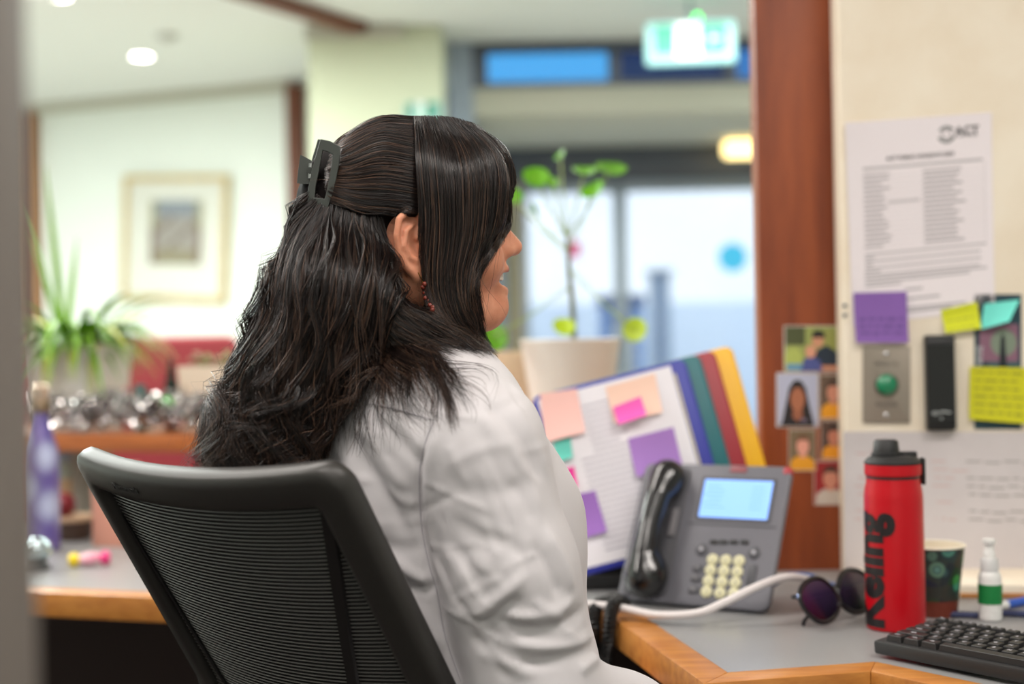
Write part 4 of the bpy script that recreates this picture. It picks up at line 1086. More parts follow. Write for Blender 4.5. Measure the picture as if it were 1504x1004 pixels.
MB().lathe([(0.0185, zd - 0.002), (0.0185, zd + 0.005), (0.0165, zd + 0.006), (0.0150, ze - 0.002), (0.013, ze)], 32, mat=Matrix.Translation((-0.008, 0, 0))).build('spout_cap', m_blackm, rb)
MB().prism(rrect(0.022, 0.016, 0.004, 3, 0.019, 0), zd - 0.002, zd + 0.006, bev=0.001).build('hinge', m_blackm, rb)
MB().box((R_ * 0.99, -0.004, zc - 0.010), (0.004, 0.014, 0.034), 0.0015).build('strap', m_black, rb)
# lettering wrapped round the barrel, reading upwards on the left side
me = text_mesh('Keling', 0.048, 0.0, 0.0022).copy(); me.materials.clear(); me.materials.append(M('black_lettering', (22, 16, 18), 0.4))
tw = [v.co.x for v in me.vertices]; span = max(tw) - min(tw)
zl0, zl1 = zz(915), zz(748); sx = (zl1 - zl0) / span
bmt = bmesh.new(); bmt.from_mesh(me)
bmesh.ops.triangulate(bmt, faces=bmt.faces[:]); bmesh.ops.subdivide_edges(bmt, edges=[e for e in bmt.edges if e.calc_length() > 0.006], cuts=3); bmesh.ops.triangulate(bmt, faces=bmt.faces[:])
xm = (max(tw) + min(tw)) / 2
for v in bmt.verts:
    x, y = v.co.x - xm, v.co.y
    w = radians(270 - 70) + (-y * 1.35) / R_
    z = (zl0 + zl1) / 2 + x * sx
    v.co = ((R_ + 0.0006) * cos(w), (R_ + 0.0006) * sin(w), z)
bmt.to_mesh(me); bmt.free(); o = bpy.data.objects.new('lettering', me); COL.objects.link(o); o.parent = rb
# paper cup
p = on_z(1383, 908, DZ); cx = Vector((p.x, p.y + 0.026, DZ)); S = cx.y / FPX
cp = thing('paper_cup', 'paper cup with dark green circle pattern and cream inside, behind the red bottle', 'cup', cx)
m_cup = M('cup_print', (34, 48, 44), 0.55)
nt = m_cup.node_tree; tc = nt.nodes.new('ShaderNodeTexCoord'); vo = nt.nodes.new('ShaderNodeTexVoronoi'); vo.inputs['Scale'].default_value = 42
rm = nt.nodes.new('ShaderNodeValToRGB'); rm.color_ramp.interpolation = 'LINEAR'
for k, (ps, cl) in enumerate(((0.0, (96, 150, 130)), (0.22, (60, 96, 84)), (0.34, (96, 140, 108)), (0.48, (34, 50, 46)), (0.62, (44, 52, 44)))):
    e = rm.color_ramp.elements[k] if k < 2 else rm.color_ramp.elements.new(ps)
    e.position = ps; e.color = (*lin(cl), 1)
hv = nt.nodes.new('ShaderNodeMixRGB'); hv.blend_type = 'OVERLAY'; hv.inputs[0].default_value = 0.6
nt.links.new(tc.outputs['Object'], vo.inputs['Vector']); nt.links.new(vo.outputs['Distance'], rm.inputs[0]); nt.links.new(rm.outputs[0], hv.inputs[1]); nt.links.new(vo.outputs['Color'], hv.inputs[2]); nt.links.new(hv.outputs[0], nt.nodes['Principled BSDF'].inputs['Base Color'])
hc = 0.092
MB().lathe([(0, 0.0003), (0.027, 0.0003), (0.0275, 0.004), (0.0385, hc)], 48, cap=False).build('wall', m_cup, cp)
MB().lathe([(0.0378, hc - 0.001), (0.026, 0.006), (0, 0.006)], 48, cap=False).build('inside', M('cup_inside', (236, 226, 204), 0.6), cp)
MB().tube([(0.039 * cos(2 * pi * k / 48), 0.039 * sin(2 * pi * k / 48), hc) for k in range(48)], 0.0016, 8, closed=True).build('rim', M('cup_rim', (240, 232, 214), 0.5), cp)
MB().lathe([(0.0274, 0.0005), (0.0304, 0.022)], 48, cap=False).build('base_band', M('rust_band', (112, 44, 26), 0.5), cp)
# spray bottle
p = on_z(1460, 913, DZ); sx_ = Vector((p.x, p.y + 0.013, DZ)); S = sx_.y / FPX
sb = thing('spray_bottle', 'small white spray bottle with a green label on the desk right of the cup', 'spray bottle', sx_)
m_wpl = M('white_plastic', (226, 226, 224), 0.35)
MB().lathe([(0.0125, 0), (0.0145, 0.002), (0.0148, 0.054), (0.0135, 0.060), (0.0105, 0.064)], 32).build('body', m_wpl, sb)
MB().lathe([(0.01515, 0.022), (0.01515, 0.047)], 32, cap=False).build('label', M('green_label', (10, 122, 58), 0.5), sb)
MB().lathe([(0.0115, 0.062), (0.0115, 0.078), (0.010, 0.080)], 28).build('collar', M('pale_collar', (206, 206, 206), 0.4), sb)
MB().lathe([(0.0075, 0.080), (0.0075, 0.088), (0.006, 0.090), (0.006, 0.098), (0.0085, 0.099), (0.0085, 0.104), (0.006, 0.105)], 24).build('nozzle', m_wpl, sb)
# pen and navy cable
a, b = on_z(1478, 895, DZ), on_z(1530, 884, DZ)
pn_ = thing('blue_pen', 'blue pen lying on the desk behind the spray bottle', 'pen', frame((a.x, a.y, DZ + 0.0065), b - a, (0, 1, 0)))
MB().tube([(0, 0, 0), (0.12, 0, 0)], 0.0058, 12).build('barrel', M('blue_barrel', (24, 84, 190), 0.35), pn_)
MB().lathe([(0.0058, 0), (0.003, -0.01), (0.0008, -0.014)][::-1], 12, mat=Matrix.Rotation(pi / 2, 4, 'Y')).build('tip', m_wpl, pn_)
MB().box((0.09, 0, 0.0065), (0.04, 0.003, 0.002), 0.0006).build('clip', M('pale_clip', (170, 200, 236), 0.4), pn_)
pts = [tuple(on_z(x, y, DZ + 0.0045)) for x, y in ((1340, 900), (1405, 902), (1440, 903), (1470, 900), (1540, 904))]
o = MB().tube(catmull(pts, 24), 0.0042, 8).build('navy_cable', M('navy_rubber', (30, 40, 84), 0.5)); tag(o, 'navy cable lying on the desk between the paper cup and the spray bottle', 'cable')
# white cable and blue cable
pts = [P(800, 880, 1.90), P(855, 886, 1.90), P(910, 892, 1.88), P(965, 903, 1.85), P(1025, 900, 1.83), P(1065, 884, 1.83), P(1110, 862, 1.84), P(1150, 848, 1.87), P(1180, 849, 1.90), P(1215, 862, 1.93), P(1250, 881, 1.94)]
for p in pts: p.z = max(p.z, DZ + 0.0063)
o = MB().tube(catmull([tuple(p) for p in pts], 70), 0.0053, 10).build('white_cable', M('white_rubber', (222, 216, 216), 0.45)); tag(o, 'thick white cable looping across the front of the grey telephone', 'cable')
pts = [P(1120, 868, 2.03), P(1150, 848, 2.0), P(1185, 846, 2.0), P(1215, 858, 2.02), P(1240, 870, 2.05)]
for p in pts: p.z = max(p.z, DZ + 0.0055)
o = MB().tube(catmull([tuple(p) for p in pts], 30), 0.005, 10).build('blue_cable', M('blue_rubber', (64, 100, 168), 0.45)); tag(o, 'blue cable arching on the desk behind the thick white cable', 'cable')
# sunglasses
sg_c = on_z(1240, 912, DZ)
a_, b_ = on_z(1206, 922, DZ), on_z(1272, 903, DZ)
sx2 = (b_ - a_).normalized(); 
SM = frame(a_.lerp(b_, 0.5) + Vector((0, 0, 0.006)), sx2, Vector((-sx2.y, sx2.x, 0)) * 0.35 + Vector((0, 0, 1)))
sg = thing('sunglasses', 'black sunglasses with purple gradient lenses folded on the desk beside the red bottle', 'sunglasses', SM)
m_fr = M('black_acetate', (20, 18, 22), 0.3)
lm = M('purple_lens', (66, 44, 86), 0.12, spec=0.6)
nt = lm.node_tree; tc = nt.nodes.new('ShaderNodeTexCoord'); sp_ = nt.nodes.new('ShaderNodeSeparateXYZ'); rm = nt.nodes.new('ShaderNodeValToRGB')
mr = nt.nodes.new('ShaderNodeMapRange'); mr.inputs['From Min'].default_value = 0.0; mr.inputs['From Max'].default_value = 0.066
rm.color_ramp.elements[0].color = (*lin((14, 9, 18)), 1); rm.color_ramp.elements[1].color = (*lin((104, 80, 100)), 1)
e = rm.color_ramp.elements.new(0.55); e.color = (*lin((50, 34, 66)), 1)
nt.links.new(tc.outputs['Object'], sp_.inputs[0]); nt.links.new(sp_.outputs['Y'], mr.inputs['Value']); nt.links.new(mr.outputs[0], rm.inputs[0]); nt.links.new(rm.outputs[0], nt.nodes['Principled BSDF'].inputs['Base Color'])
def lens_outline(s, k, grow=0.0):
    out = []
    for i in range(28):
        w = 2 * pi * i / 28; x, y = cos(w), sin(w)
        r = 1 + 0.10 * cos(2 * (w - s * 0.7)) 
        out.append((s * 0.0425 + (0.0385 + grow) * x * r, 0.029 + (0.0265 + grow) * y * (1.0 if y > 0 else 1.06)))
    return out
for s in (-1, 1):
    MB().prism(lens_outline(s, 0), -0.0006, 0.0006).build('lens', lm, sg)
    MB().tube([(x, y, 0) for x, y in lens_outline(s, 0, 0.0012)], 0.0032, 8, closed=True).build('rim', m_fr, sg)
    MB().tube(catmull([(s * 0.081, 0.040, -0.002), (s * 0.078, 0.040, -0.012), (s * 0.02, 0.030, -0.016), (-s * 0.045, 0.012, -0.018 - (0.005 if s > 0 else 0)), (-s * 0.06, 0.004, -0.018 - (0.005 if s > 0 else 0))], 24), 0.0024, 8).build('temple', m_fr, sg)
    MB().ell((s * 0.082, 0.038, -0.001), (0.004, 0.005, 0.003), 12, 8).build('hinge', M('pale_hinge', (150, 170, 220), 0.25, 0.8), sg)
MB().tube(catmull([(-0.009, 0.036, 0), (0, 0.041, 0.001), (0.009, 0.036, 0)], 8), 0.0022, 8).build('bridge', m_fr, sg)

# keyboard
KO = Vector((0.409, 1.634, DZ)); KM = frame(KO, Lk, Dk)
kb = thing('keyboard', 'black computer keyboard on the front corner of the desk', 'keyboard', KM)
KW, KD = 0.44, 0.117
tilt = Matrix.Rotation(radians(4.5), 4, 'X')
m_kb = M('keyboard_black', (34, 33, 34), 0.5, bump=(900, 0.08)); m_kc = M('keycap_black', (30, 29, 30), 0.45, bump=(900, 0.08)); m_leg = M('key_legend', (176, 174, 180), 0.6)
o = MB().box((KW / 2, KD / 2, 0.012), (KW, KD, 0.016), 0.003).build('body', m_kb, kb); o.matrix_local = tilt
for x in (0.05, KW - 0.05): MB().box((x, KD - 0.012, 0.009), (0.03, 0.008, 0.018), 0.002).build('foot', m_black, kb)
U = 0.019; rows = [
    (0, [('Ctrl', 1.25), ('Win', 1.25), ('Alt', 1.25), ('', 6.25), ('Alt', 1.25), ('Fn', 1.25), ('Ctrl', 1.25)]),
    (1, [('Shift', 2.25)] + [(c, 1) for c in 'ZXCVBNM,./'] + [('Shift', 2.75)]),
    (2, [('Caps', 1.75)] + [(c, 1) for c in "ASDFGHJKL;'"] + [('Enter', 2.25)]),
    (3, [('Tab', 1.5)] + [(c, 1) for c in 'QWERTYUIOP[]'] + [('\\', 1.5)]),
    (4, [('~', 1)] + [(c, 1) for c in '1234567890-='] + [('Back', 2)]),
    (5, [('Esc', 1)] + [('F%d' % i, 1.0) for i in range(1, 13)] + [('Del', 2)])]
_kc = {}
for r, keys in rows:
    x = 0.012; y = 0.0135 + r * (0.0168) + (0.003 if r == 5 else 0)
    for s, w in keys:
        kw = w * U - 0.0026; kd = 0.0145 if r < 5 else 0.0108
        if (kw, kd) not in _kc:
            bm = bmesh.new(); bmesh.ops.create_cube(bm, size=1); bmesh.ops.scale(bm, vec=(kw, kd, 0.0075), verts=bm.verts)
            for v in bm.verts:
                if v.co.z > 0: v.co.x -= math.copysign(0.0016, v.co.x); v.co.y -= math.copysign(0.0014, v.co.y)
            bmesh.ops.bevel(bm, geom=bm.edges[:], offset=0.0006, segments=1, affect='EDGES')
            me = bpy.data.meshes.new('key'); bm.to_mesh(me); bm.free(); me.materials.append(m_kc); _kc[(kw, kd)] = me
        k = bpy.data.objects.new('key', _kc[(kw, kd)]); COL.objects.link(k); k.parent = kb
        k.matrix_local = tilt @ Matrix.Translation((x + w * U / 2, y, 0.0235))
        if s:
            text(s, 0.0062 if len(s) == 1 else 0.0042, m_leg, Matrix.Translation((-0.0015 if len(s) == 1 else 0, 0.0012, 0.0039)), k, name='legend', depth=0.0001, bold=0.00012)
        x += w * U
for r in range(6):
    for c in range(6):
        if r == 0 and c < 3 or r in (1, 2) and c < 3 and r == 2: pass
        k = bpy.data.objects.new('key', _kc[(1 * U - 0.0026, 0.0145)] if r < 5 else _kc[(1 * U - 0.0026, 0.0108)]); COL.objects.link(k); k.parent = kb
        k.matrix_local = tilt @ Matrix.Translation((0.012 + 15 * U + 0.006 + (c + 0.5) * U, 0.0135 + r * 0.0168 + (0.003 if r == 5 else 0), 0.0235))

# ------------------------------------------------------------------ office chair
ca = radians(50)
cF, cR_ = Vector((cos(ca), sin(ca), 0)), Vector((sin(ca), -cos(ca), 0))
CC = Vector((-0.303, 1.358, 0)); HW = 0.20
ch = thing('office_chair', 'black mesh-backed office chair that the woman sits on', 'chair', (-0.02, 1.55, 0))
CI = Matrix.Translation(-ch.location)
def c_lean(v):
    if v < 0.26: return 0.60 * v
    t = min((v - 0.26) / 0.3, 1); return 0.156 + 0.60 * 0.3 * (t - t * t / 2) * 0.55
def cs(s, v, w=0.0, bow=0.024):
    """point on the curved, reclined back: s sideways, v down from the top, w backward"""
    u = s / HW
    p = CC + cR_ * s + cF * (c_lean(v) + bow * (u * u - 1) * (1 - 0.3 * v) - w * 0.9) + Vector((0, 0, 0.9755 + 0.0145 * u * u - v - w * 0.45))
    return p
def ring_pts(hw, top, bot, r, n=26):
    c = []
    for (x0, y0), (x1, y1) in (((-hw + r, top), (hw - r, top)), ((hw, top + r), (hw, bot - r)), ((hw - r, bot), (-hw + r, bot)), ((-hw, bot - r), (-hw, top + r))):
        for i in range(n): c.append((x0 + (x1 - x0) * i / (n - 1), y0 + (y1 - y0) * i / (n - 1)))
        a0 = {0: -pi / 2, 1: 0, 2: pi / 2, 3: pi}[len(c) // n - 1] if False else None
    return c
def ring2(hw, top, bot, r, n=26, m=6):
    c = []
    cor = [(hw - r, top + r, -pi / 2), (hw - r, bot - r, 0), (-hw + r, bot - r, pi / 2), (-hw + r, top + r, pi)]
    ends = [((-hw + r, top), (hw - r, top)), ((hw, top + r), (hw, bot - r)), ((hw - r, bot), (-hw + r, bot)), ((-hw, bot - r), (-hw, top + r))]
    for k in range(4):
        (x0, y0), (x1, y1) = ends[k]
        for i in range(n): c.append((x0 + (x1 - x0) * i / (n - 1), y0 + (y1 - y0) * i / (n - 1)))
        x, y, a = cor[k]
        for i in range(1, m): w = a + pi / 2 * i / m; c.append((x + r * cos(w), y + r * sin(w)))
    return c
oo = ring2(HW, 0.0, 0.50, 0.022); ii = ring2(HW - 0.034, 0.035, 0.47, 0.008)
vs = []; fs = []; K = 14
for (ox, oy), (ix, iy) in zip(oo, ii):
    for k in range(K):
        w = 2 * pi * k / K; cx_, sx_2 = cos(w), sin(w)
        e = math.copysign(abs(cx_) ** 0.6, cx_); g = math.copysign(abs(sx_2) ** 0.6, sx_2)
        s = (ox + ix) / 2 + (ox - ix) / 2 * e; v = (oy + iy) / 2 + (oy - iy) / 2 * e
        vs.append(CI @ cs(s, v, 0.0145 * g))
n = len(oo)
for i in range(n):
    for k in range(K):
        j = (i + 1) % n; k2 = (k + 1) % K; fs.append((i * K + k, j * K + k, j * K + k2, i * K + k2))
m_ch = M('chair_frame_plastic', (46, 44, 42), 0.42, bump=(1200, 0.06))
MB().add(vs, fs).build('back_frame', m_ch, ch, angle=180)
# mesh panel: a thin backing and raised horizontal threads
hw2 = HW - 0.022; N1, N2 = 26, 40
vs = []; fs = []
for j in range(N2 + 1):
    for i in range(N1 + 1): vs.append(CI @ cs(-hw2 + 2 * hw2 * i / N1, 0.028 + 0.45 * j / N2, -0.001))
for j in range(N2):
    for i in range(N1): a = j * (N1 + 1) + i; fs.append((a, a + 1, a + N1 + 2, a + N1 + 1))
m_mesh = M('mesh_backing', (30, 28, 29), 0.8); m_thr = M('mesh_thread', (92, 88, 86), 0.4, spec=0.5)
MB().add(vs, fs).build('mesh_backing', m_mesh, ch)
q = MB(); v = 0.032
while v < 0.47:
    q.tube([CI @ cs(-hw2 + 2 * hw2 * i / 26, v, 0.0012 ) for i in range(27)], 0.00085, 4, caps=False); v += 0.0040
stuff(q.build('mesh_threads', m_thr, ch))
pts = [CI @ cs(0.168 + (0.085 - 0.168) * t, 0.035 + 0.25 * t, 0.003) for t in np.linspace(0, 1, 16)]
vs = []; fs = []
for t in np.linspace(0, 1, 20):
    s = 0.168 + (0.062 - 0.168) * t; v = 0.034 + 0.26 * t
    for e, w in ((-0.0075, 0.002), (-0.006, 0.0045), (0.006, 0.0045), (0.0075, 0.002)): vs.append(CI @ cs(s + e, v, w))
for i in range(19):
    for k in range(3): a = i * 4 + k; fs.append((a, a + 1, a + 5, a + 4))
MB().add(vs, fs).build('back_strap', m_black, ch)
MB().tube([CI @ cs(-0.171 + 0.035 * t, 0.045 + 0.26 * t, 0.003) for t in np.linspace(0, 1, 24)], 0.0022, 6).build('back_seam', m_black, ch)
# maker's name pressed into the top rail
p = cs(-0.085, 0.018, 0.0148); x = cs(-0.075, 0.018, 0.0148) - p; y = cs(-0.085, 0.010, 0.0148) - p
text('Humanscale', 0.0095, M('embossed_name', (24, 23, 22), 0.6), CI @ frame(p, x, y), ch, depth=0.0004, bold=0.0002)
sc_ = Vector((0.03, 1.57, 0))
MB().prism(rrect(0.46, 0.44, 0.09, 6), 0.395, 0.45, bev=0.018).build('seat', m_blackm, ch).matrix_local = CI @ frame(sc_, cR_, cF)
MB().tube([(sc_.x, sc_.y, 0.08), (sc_.x, sc_.y, 0.36)], 0.028, 16, mat=CI).build('column', m_chrome, ch)
MB().box((0, 0, 0.375), (0.2, 0.28, 0.05), 0.01).build('mechanism', m_black, ch).matrix_local = CI @ frame(sc_, cR_, cF)
mid = cs(0, 0.5, 0.0)
MB().tube(catmull([tuple(mid), tuple(mid + cF * 0.02 + Vector((0, 0, -0.09))), tuple(sc_ + Vector((0, 0, 0.372)))], 12), 0.018, 10, mat=CI).build('back_support', m_ch, ch)
for k in range(5):
    a = 2 * pi * k / 5 + 0.3; e = sc_ + Vector((cos(a) * 0.29, sin(a) * 0.29, 0.075))
    l = MB().tube([sc_ + Vector((0, 0, 0.10)), e], [0.024, 0.014], 10, mat=CI).build('base_leg', m_ch, ch)
    MB().tube([e + Vector((-sin(a) * 0.022, cos(a) * 0.022, -0.046)), e - Vector((-sin(a) * 0.022, cos(a) * 0.022, 0.046))], 0.028, 16, mat=CI).build('caster', m_black, l)

# ------------------------------------------------------------------ the woman
ta = radians(32); O = Vector((-0.100, 1.495, 0)); tF = Vector((cos(ta), sin(ta), 0)); tR = Vector((sin(ta), -cos(ta), 0))
ha = radians(12); H = Vector((-0.114, 1.50, 1.193)); hF = Vector((cos(ha), sin(ha), 0)); hR = Vector((sin(ha), -cos(ha), 0))
def t2w(V):
    V = np.asarray(V, float); return np.array(O) + V[:, :1] * np.array(tR) + V[:, 1:2] * np.array(tF) + V[:, 2:] * np.array((0, 0, 1.0))
def h2w(V):
    V = np.asarray(V, float); return np.array(H) + V[:, :1] * np.array(hR) + V[:, 1:2] * np.array(hF) + V[:, 2:] * np.array((0, 0, 1.0))
def w2h(p):
    d = Vector(p) - H; return (d.dot(hR), d.dot(hF), d.z)
def w2t(p):
    d = Vector(p) - O; return (d.dot(tR), d.dot(tF), d.z)

def f_skin(p):
    x, y, z = p; ax = np.abs(x); q = (ax, y, z)
    d = s_ell(p, (0, 0.008, 0.045), (0.073, 0.092, 0.080))
    d = smin(d, s_ell(p, (0, 0.044, -0.005), (0.058, 0.058, 0.078)), 0.02)
    d = smin(d, s_chain(q, [(0.050, 0.010, -0.035), (0.040, 0.045, -0.066), (0.012, 0.083, -0.070)], [0.022, 0.024, 0.022]), 0.02)
    d = smin(d, s_ell(p, (0, 0.093, -0.064), (0.020, 0.020, 0.018)), 0.014)
    d = smin(d, s_ell(q, (0.034, 0.070, -0.018), (0.032, 0.032, 0.030)), 0.016)
    d = smin(d, s_cap(q, (0.008, 0.094, 0.034), (0.042, 0.082, 0.036), 0.012, 0.010), 0.014)
    d = smax(d, -s_ell(q, (0.031, 0.113, 0.014), (0.018, 0.016, 0.012)), 0.012)
    d = smin(d, s_chain(p, [(0, 0.098, 0.028), (0, 0.1090, 0.012), (0, 0.1205, -0.001)], [0.0095, 0.0092, 0.0092]), 0.014)
    d = smin(d, s_ell(q, (0.0115, 0.106, -0.0055), (0.0078, 0.0110, 0.0080)), 0.014)
    d = smax(d, -s_ell(q, (0.0065, 0.115, -0.0155), (0.0035, 0.006, 0.0045)), 0.003)
    d = smin(d, s_ell(p, (0, 0.092, -0.036), (0.030, 0.019, 0.024)), 0.012)
    d = smin(d, s_chain(q, [(0, 0.1085, -0.0255), (0.014, 0.104, -0.0262), (0.026, 0.091, -0.0275)], [0.0066, 0.0056, 0.003]), 0.005)
    d = smin(d, s_chain(q, [(0, 0.1060, -0.0480), (0.014, 0.102, -0.0450), (0.026, 0.090, -0.0330)], [0.0068, 0.0058, 0.003]), 0.005)
    d = smax(d, -s_ell(p, (0, 0.112, -0.0365), (0.0375, 0.031, 0.0080)), 0.003)
    d = smin(d, s_chain(p, [(0, -0.018, -0.02), (0, -0.030, -0.10), (0, -0.035, -0.20)], [0.062, 0.052, 0.058]), 0.025)
    # ears
    def ear(p):
        X, Y, Z = p; c, s = 0.5, 0.866
        A = (X - 0.067) * c - (Y - 0.012) * s; Nn = (X - 0.067) * s + (Y - 0.012) * c
        e = (A, Nn, Z + 0.001)
        d = s_ell(e, (0.016, -0.001, 0.0), (0.019, 0.0045, 0.031))
        d = smin(d, s_ell(e, (0.008, 0.0, -0.027), (0.010, 0.0045, 0.011)), 0.006)
        d = smax(d, -s_ell(e, (0.0150, 0.005, -0.003), (0.0090, 0.0058, 0.0125)), 0.003)
        d = smax(d, -s_ell(e, (0.021, 0.006, 0.018), (0.010, 0.0040, 0.009)), 0.003)
        hx = [(0.010, 0.003, 0.004), (0.005, 0.004, 0.018), (0.011, 0.0045, 0.029), (0.022, 0.0045, 0.0315), (0.0325, 0.004, 0.022), (0.0350, 0.003, 0.006), (0.031, 0.002, -0.012), (0.021, 0.0015, -0.026), (0.009, 0.0005, -0.035)]
        d = smin(d, s_chain(e, hx, [0.0026, 0.0030, 0.0036, 0.0036, 0.0036, 0.0034, 0.0030, 0.0032, 0.0045]), 0.003)
        d = smin(d, s_chain(e, [(0.014, 0.003, 0.018), (0.0245, 0.004, 0.010), (0.0265, 0.0035, -0.004), (0.020, 0.003, -0.015), (0.012, 0.0025, -0.0185)], [0.0022, 0.0028, 0.0030, 0.0028, 0.0030]), 0.003)
        return smin(d, s_ell(e, (0.0050, 0.004, -0.004), (0.0036, 0.0036, 0.0055)), 0.003)
    return smin(d, ear((ax, y, z)), 0.006)
V, Q = surface_nets(f_skin, (-0.112, -0.115, -0.20), (0.112, 0.145, 0.135), 0.0018)
lipd = np.minimum(s_chain((np.abs(V[:, 0]), V[:, 1], V[:, 2]), [(0, 0.1085, -0.0255), (0.014, 0.104, -0.0262), (0.026, 0.091, -0.0275)], [0.0062, 0.0052, 0.003]),
                  s_chain((np.abs(V[:, 0]), V[:, 1], V[:, 2]), [(0, 0.1060, -0.0480), (0.014, 0.102, -0.0450), (0.026, 0.090, -0.0330)], [0.0068, 0.0058, 0.003]))
lip = np.clip(1 - lipd / 0.0015, 0, 1) * (V[:, 1] > 0.07)
WV = h2w(V); headV, headQ = WV, Q
# body under the clothes, right hand on the thigh, left hand in the lap
SR, ER, WR = (0.150, -0.017, 0.995), (0.172, 0.032, 0.748), (0.150, 0.245, 0.664)
SL_, EL, WL_ = (-0.165, -0.005, 0.995), (-0.185, 0.040, 0.755), (-0.085, 0.245, 0.672)
def hand(p, w, s, fwd):
    """palm and five fingers from wrist w, heading fwd, thumb on side s"""
    f = np.array(fwd) / np.linalg.norm(fwd); r = np.array((1.0, 0, 0)); r -= f * r.dot(f); r /= np.linalg.norm(r); u = np.cross(r, f)
    w = np.array(w); P_ = lambda a, b, c: tuple(w + r * a * s + f * b + u * c)
    d = s_chain(p, [P_(0, -0.02, 0), P_(0, 0.02, 0.0)], [0.024, 0.024])
    d = smin(d, s_chain(p, [P_(-0.022, 0.03, 0), P_(-0.030, 0.082, 0.002)], [0.014, 0.011]), 0.012)
    d = smin(d, s_chain(p, [P_(0.004, 0.03, 0.002), P_(0.004, 0.088, 0.004)], [0.016, 0.012]), 0.014)
    d = smin(d, s_chain(p, [P_(0.022, 0.03, 0), P_(0.026, 0.084, 0.002)], [0.015, 0.012]), 0.012)
    for a, L, rr in ((-0.031, 0.052, 0.0072), (-0.0115, 0.066, 0.0080), (0.0085, 0.072, 0.0084), (0.0275, 0.064, 0.0082)):
        d = smin(d, s_chain(p, [P_(a, 0.078, 0.003), P_(a * 1.08, 0.078 + L * 0.45, 0.006), P_(a * 1.1, 0.078 + L * 0.78, -0.006), P_(a * 1.1, 0.078 + L, -0.017)], [rr * 1.12, rr, rr * 0.94, rr * 0.82]), 0.004)
    d = smin(d, s_chain(p, [P_(0.022, 0.022, -0.002), P_(0.046, 0.050, -0.008), P_(0.056, 0.078, -0.012), P_(0.052, 0.100, -0.014)], [0.014, 0.0115, 0.010, 0.0085]), 0.006)
    return d
def f_body(p):
    x, y, z = p; ax = np.abs(x)
    d = s_ell(p, (0, 0.0, 0.90), (0.15, 0.10, 0.19))
    d = smin(d, s_ell(p, (0, 0.05, 0.66), (0.15, 0.11, 0.2)), 0.05)
    d = smin(d, s_chain(p, [SL_, (0, -0.015, 1.02), SR], [0.05, 0.06, 0.05]), 0.03)
    d = smin(d, s_cap(p, (-0.01, -0.025, 1.02), (-0.015, -0.03, 1.08), 0.055, 0.05), 0.02)
    for a, b, c in ((SR, ER, WR), (SL_, EL, WL_)):
        d = smin(d, s_chain(p, [a, b, c], [0.046, 0.036, 0.025]), 0.01)
    d = smin(d, hand(p, WR, -1, (0.02, 1.0, -0.18)), 0.008)
    d = smin(d, hand(p, WL_, 1, (0.1, 1.0, -0.18)), 0.008)
    d = smin(d, s_chain((ax, y, z), [(0.085, 0.06, 0.54), (0.11, 0.46, 0.53), (0.11, 0.49, 0.12)], [0.078, 0.058, 0.038]), 0.02)
    return d
V2, Q2 = surface_nets(f_body, (-0.27, -0.14, 0.07), (0.27, 0.58, 1.12), 0.0042)
V2 = t2w(V2)
Vall = np.vstack([headV, V2]); Qall = np.vstack([headQ, Q2 + len(headV)])
m_skin = M('skin', (216, 150, 120), 0.48, spec=0.4, sss=0.25, var=(70, (204, 134, 104)), bump=(900, 0.12, 0.0006))
nt = m_skin.node_tree; at = nt.nodes.new('ShaderNodeAttribute'); at.attribute_name = 'lip'; mx = nt.nodes.new('ShaderNodeMixRGB'); mx.inputs[2].default_value = (*lin((176, 92, 88)), 1)
src = nt.nodes['Principled BSDF'].inputs['Base Color'].links[0].from_socket
nt.links.new(at.outputs['Fac'], mx.inputs[0]); nt.links.new(src, mx.inputs[1]); nt.links.new(mx.outputs[0], nt.nodes['Principled BSDF'].inputs['Base Color'])
person = npmesh('person', Vall, Qall, m_skin)
a_ = person.data.attributes.new('lip', 'FLOAT', 'POINT'); a_.data.foreach_set('value', np.concatenate([lip, np.zeros(len(V2))]).astype(np.float32))
tag(person, 'woman with long dark hair and white shirt, sitting in the office chair', 'person')
HM = frame(H, hR, hF)
# eyes and teeth
for s in (-1, 1):
    e = MB().ell((s * 0.031, 0.090, 0.013), (0.012, 0.012, 0.012), 20, 14, mat=HM).build('eye', M('eye_white', (226, 220, 214), 0.2), person)
    MB().ell((s * 0.0315, 0.1005, 0.013), (0.0058, 0.0022, 0.0058), 16, 8, mat=HM).build('iris', M('brown_iris', (52, 32, 22), 0.15), e)
m_tooth = M('tooth_enamel', (236, 228, 214), 0.25)
for k in range(12):
    a = radians(-62 + 124 * (k + 0.5) / 12); x = 0.0265 * sin(a); y = 0.0800 + 0.0265 * cos(a)
    MB().box((0, 0, 0), (0.0046, 0.0026, 0.0090), 0.0009).build('tooth', m_tooth, person).matrix_local = HM @ Matrix.Translation((x, y, -0.0325)) @ Matrix.Rotation(-a, 4, 'Z')

MB().ell((0, 0.080, -0.040), (0.027, 0.019, 0.0085), 20, 12, mat=HM).build('tongue', M('tongue_pink', (150, 66, 62), 0.4), person)
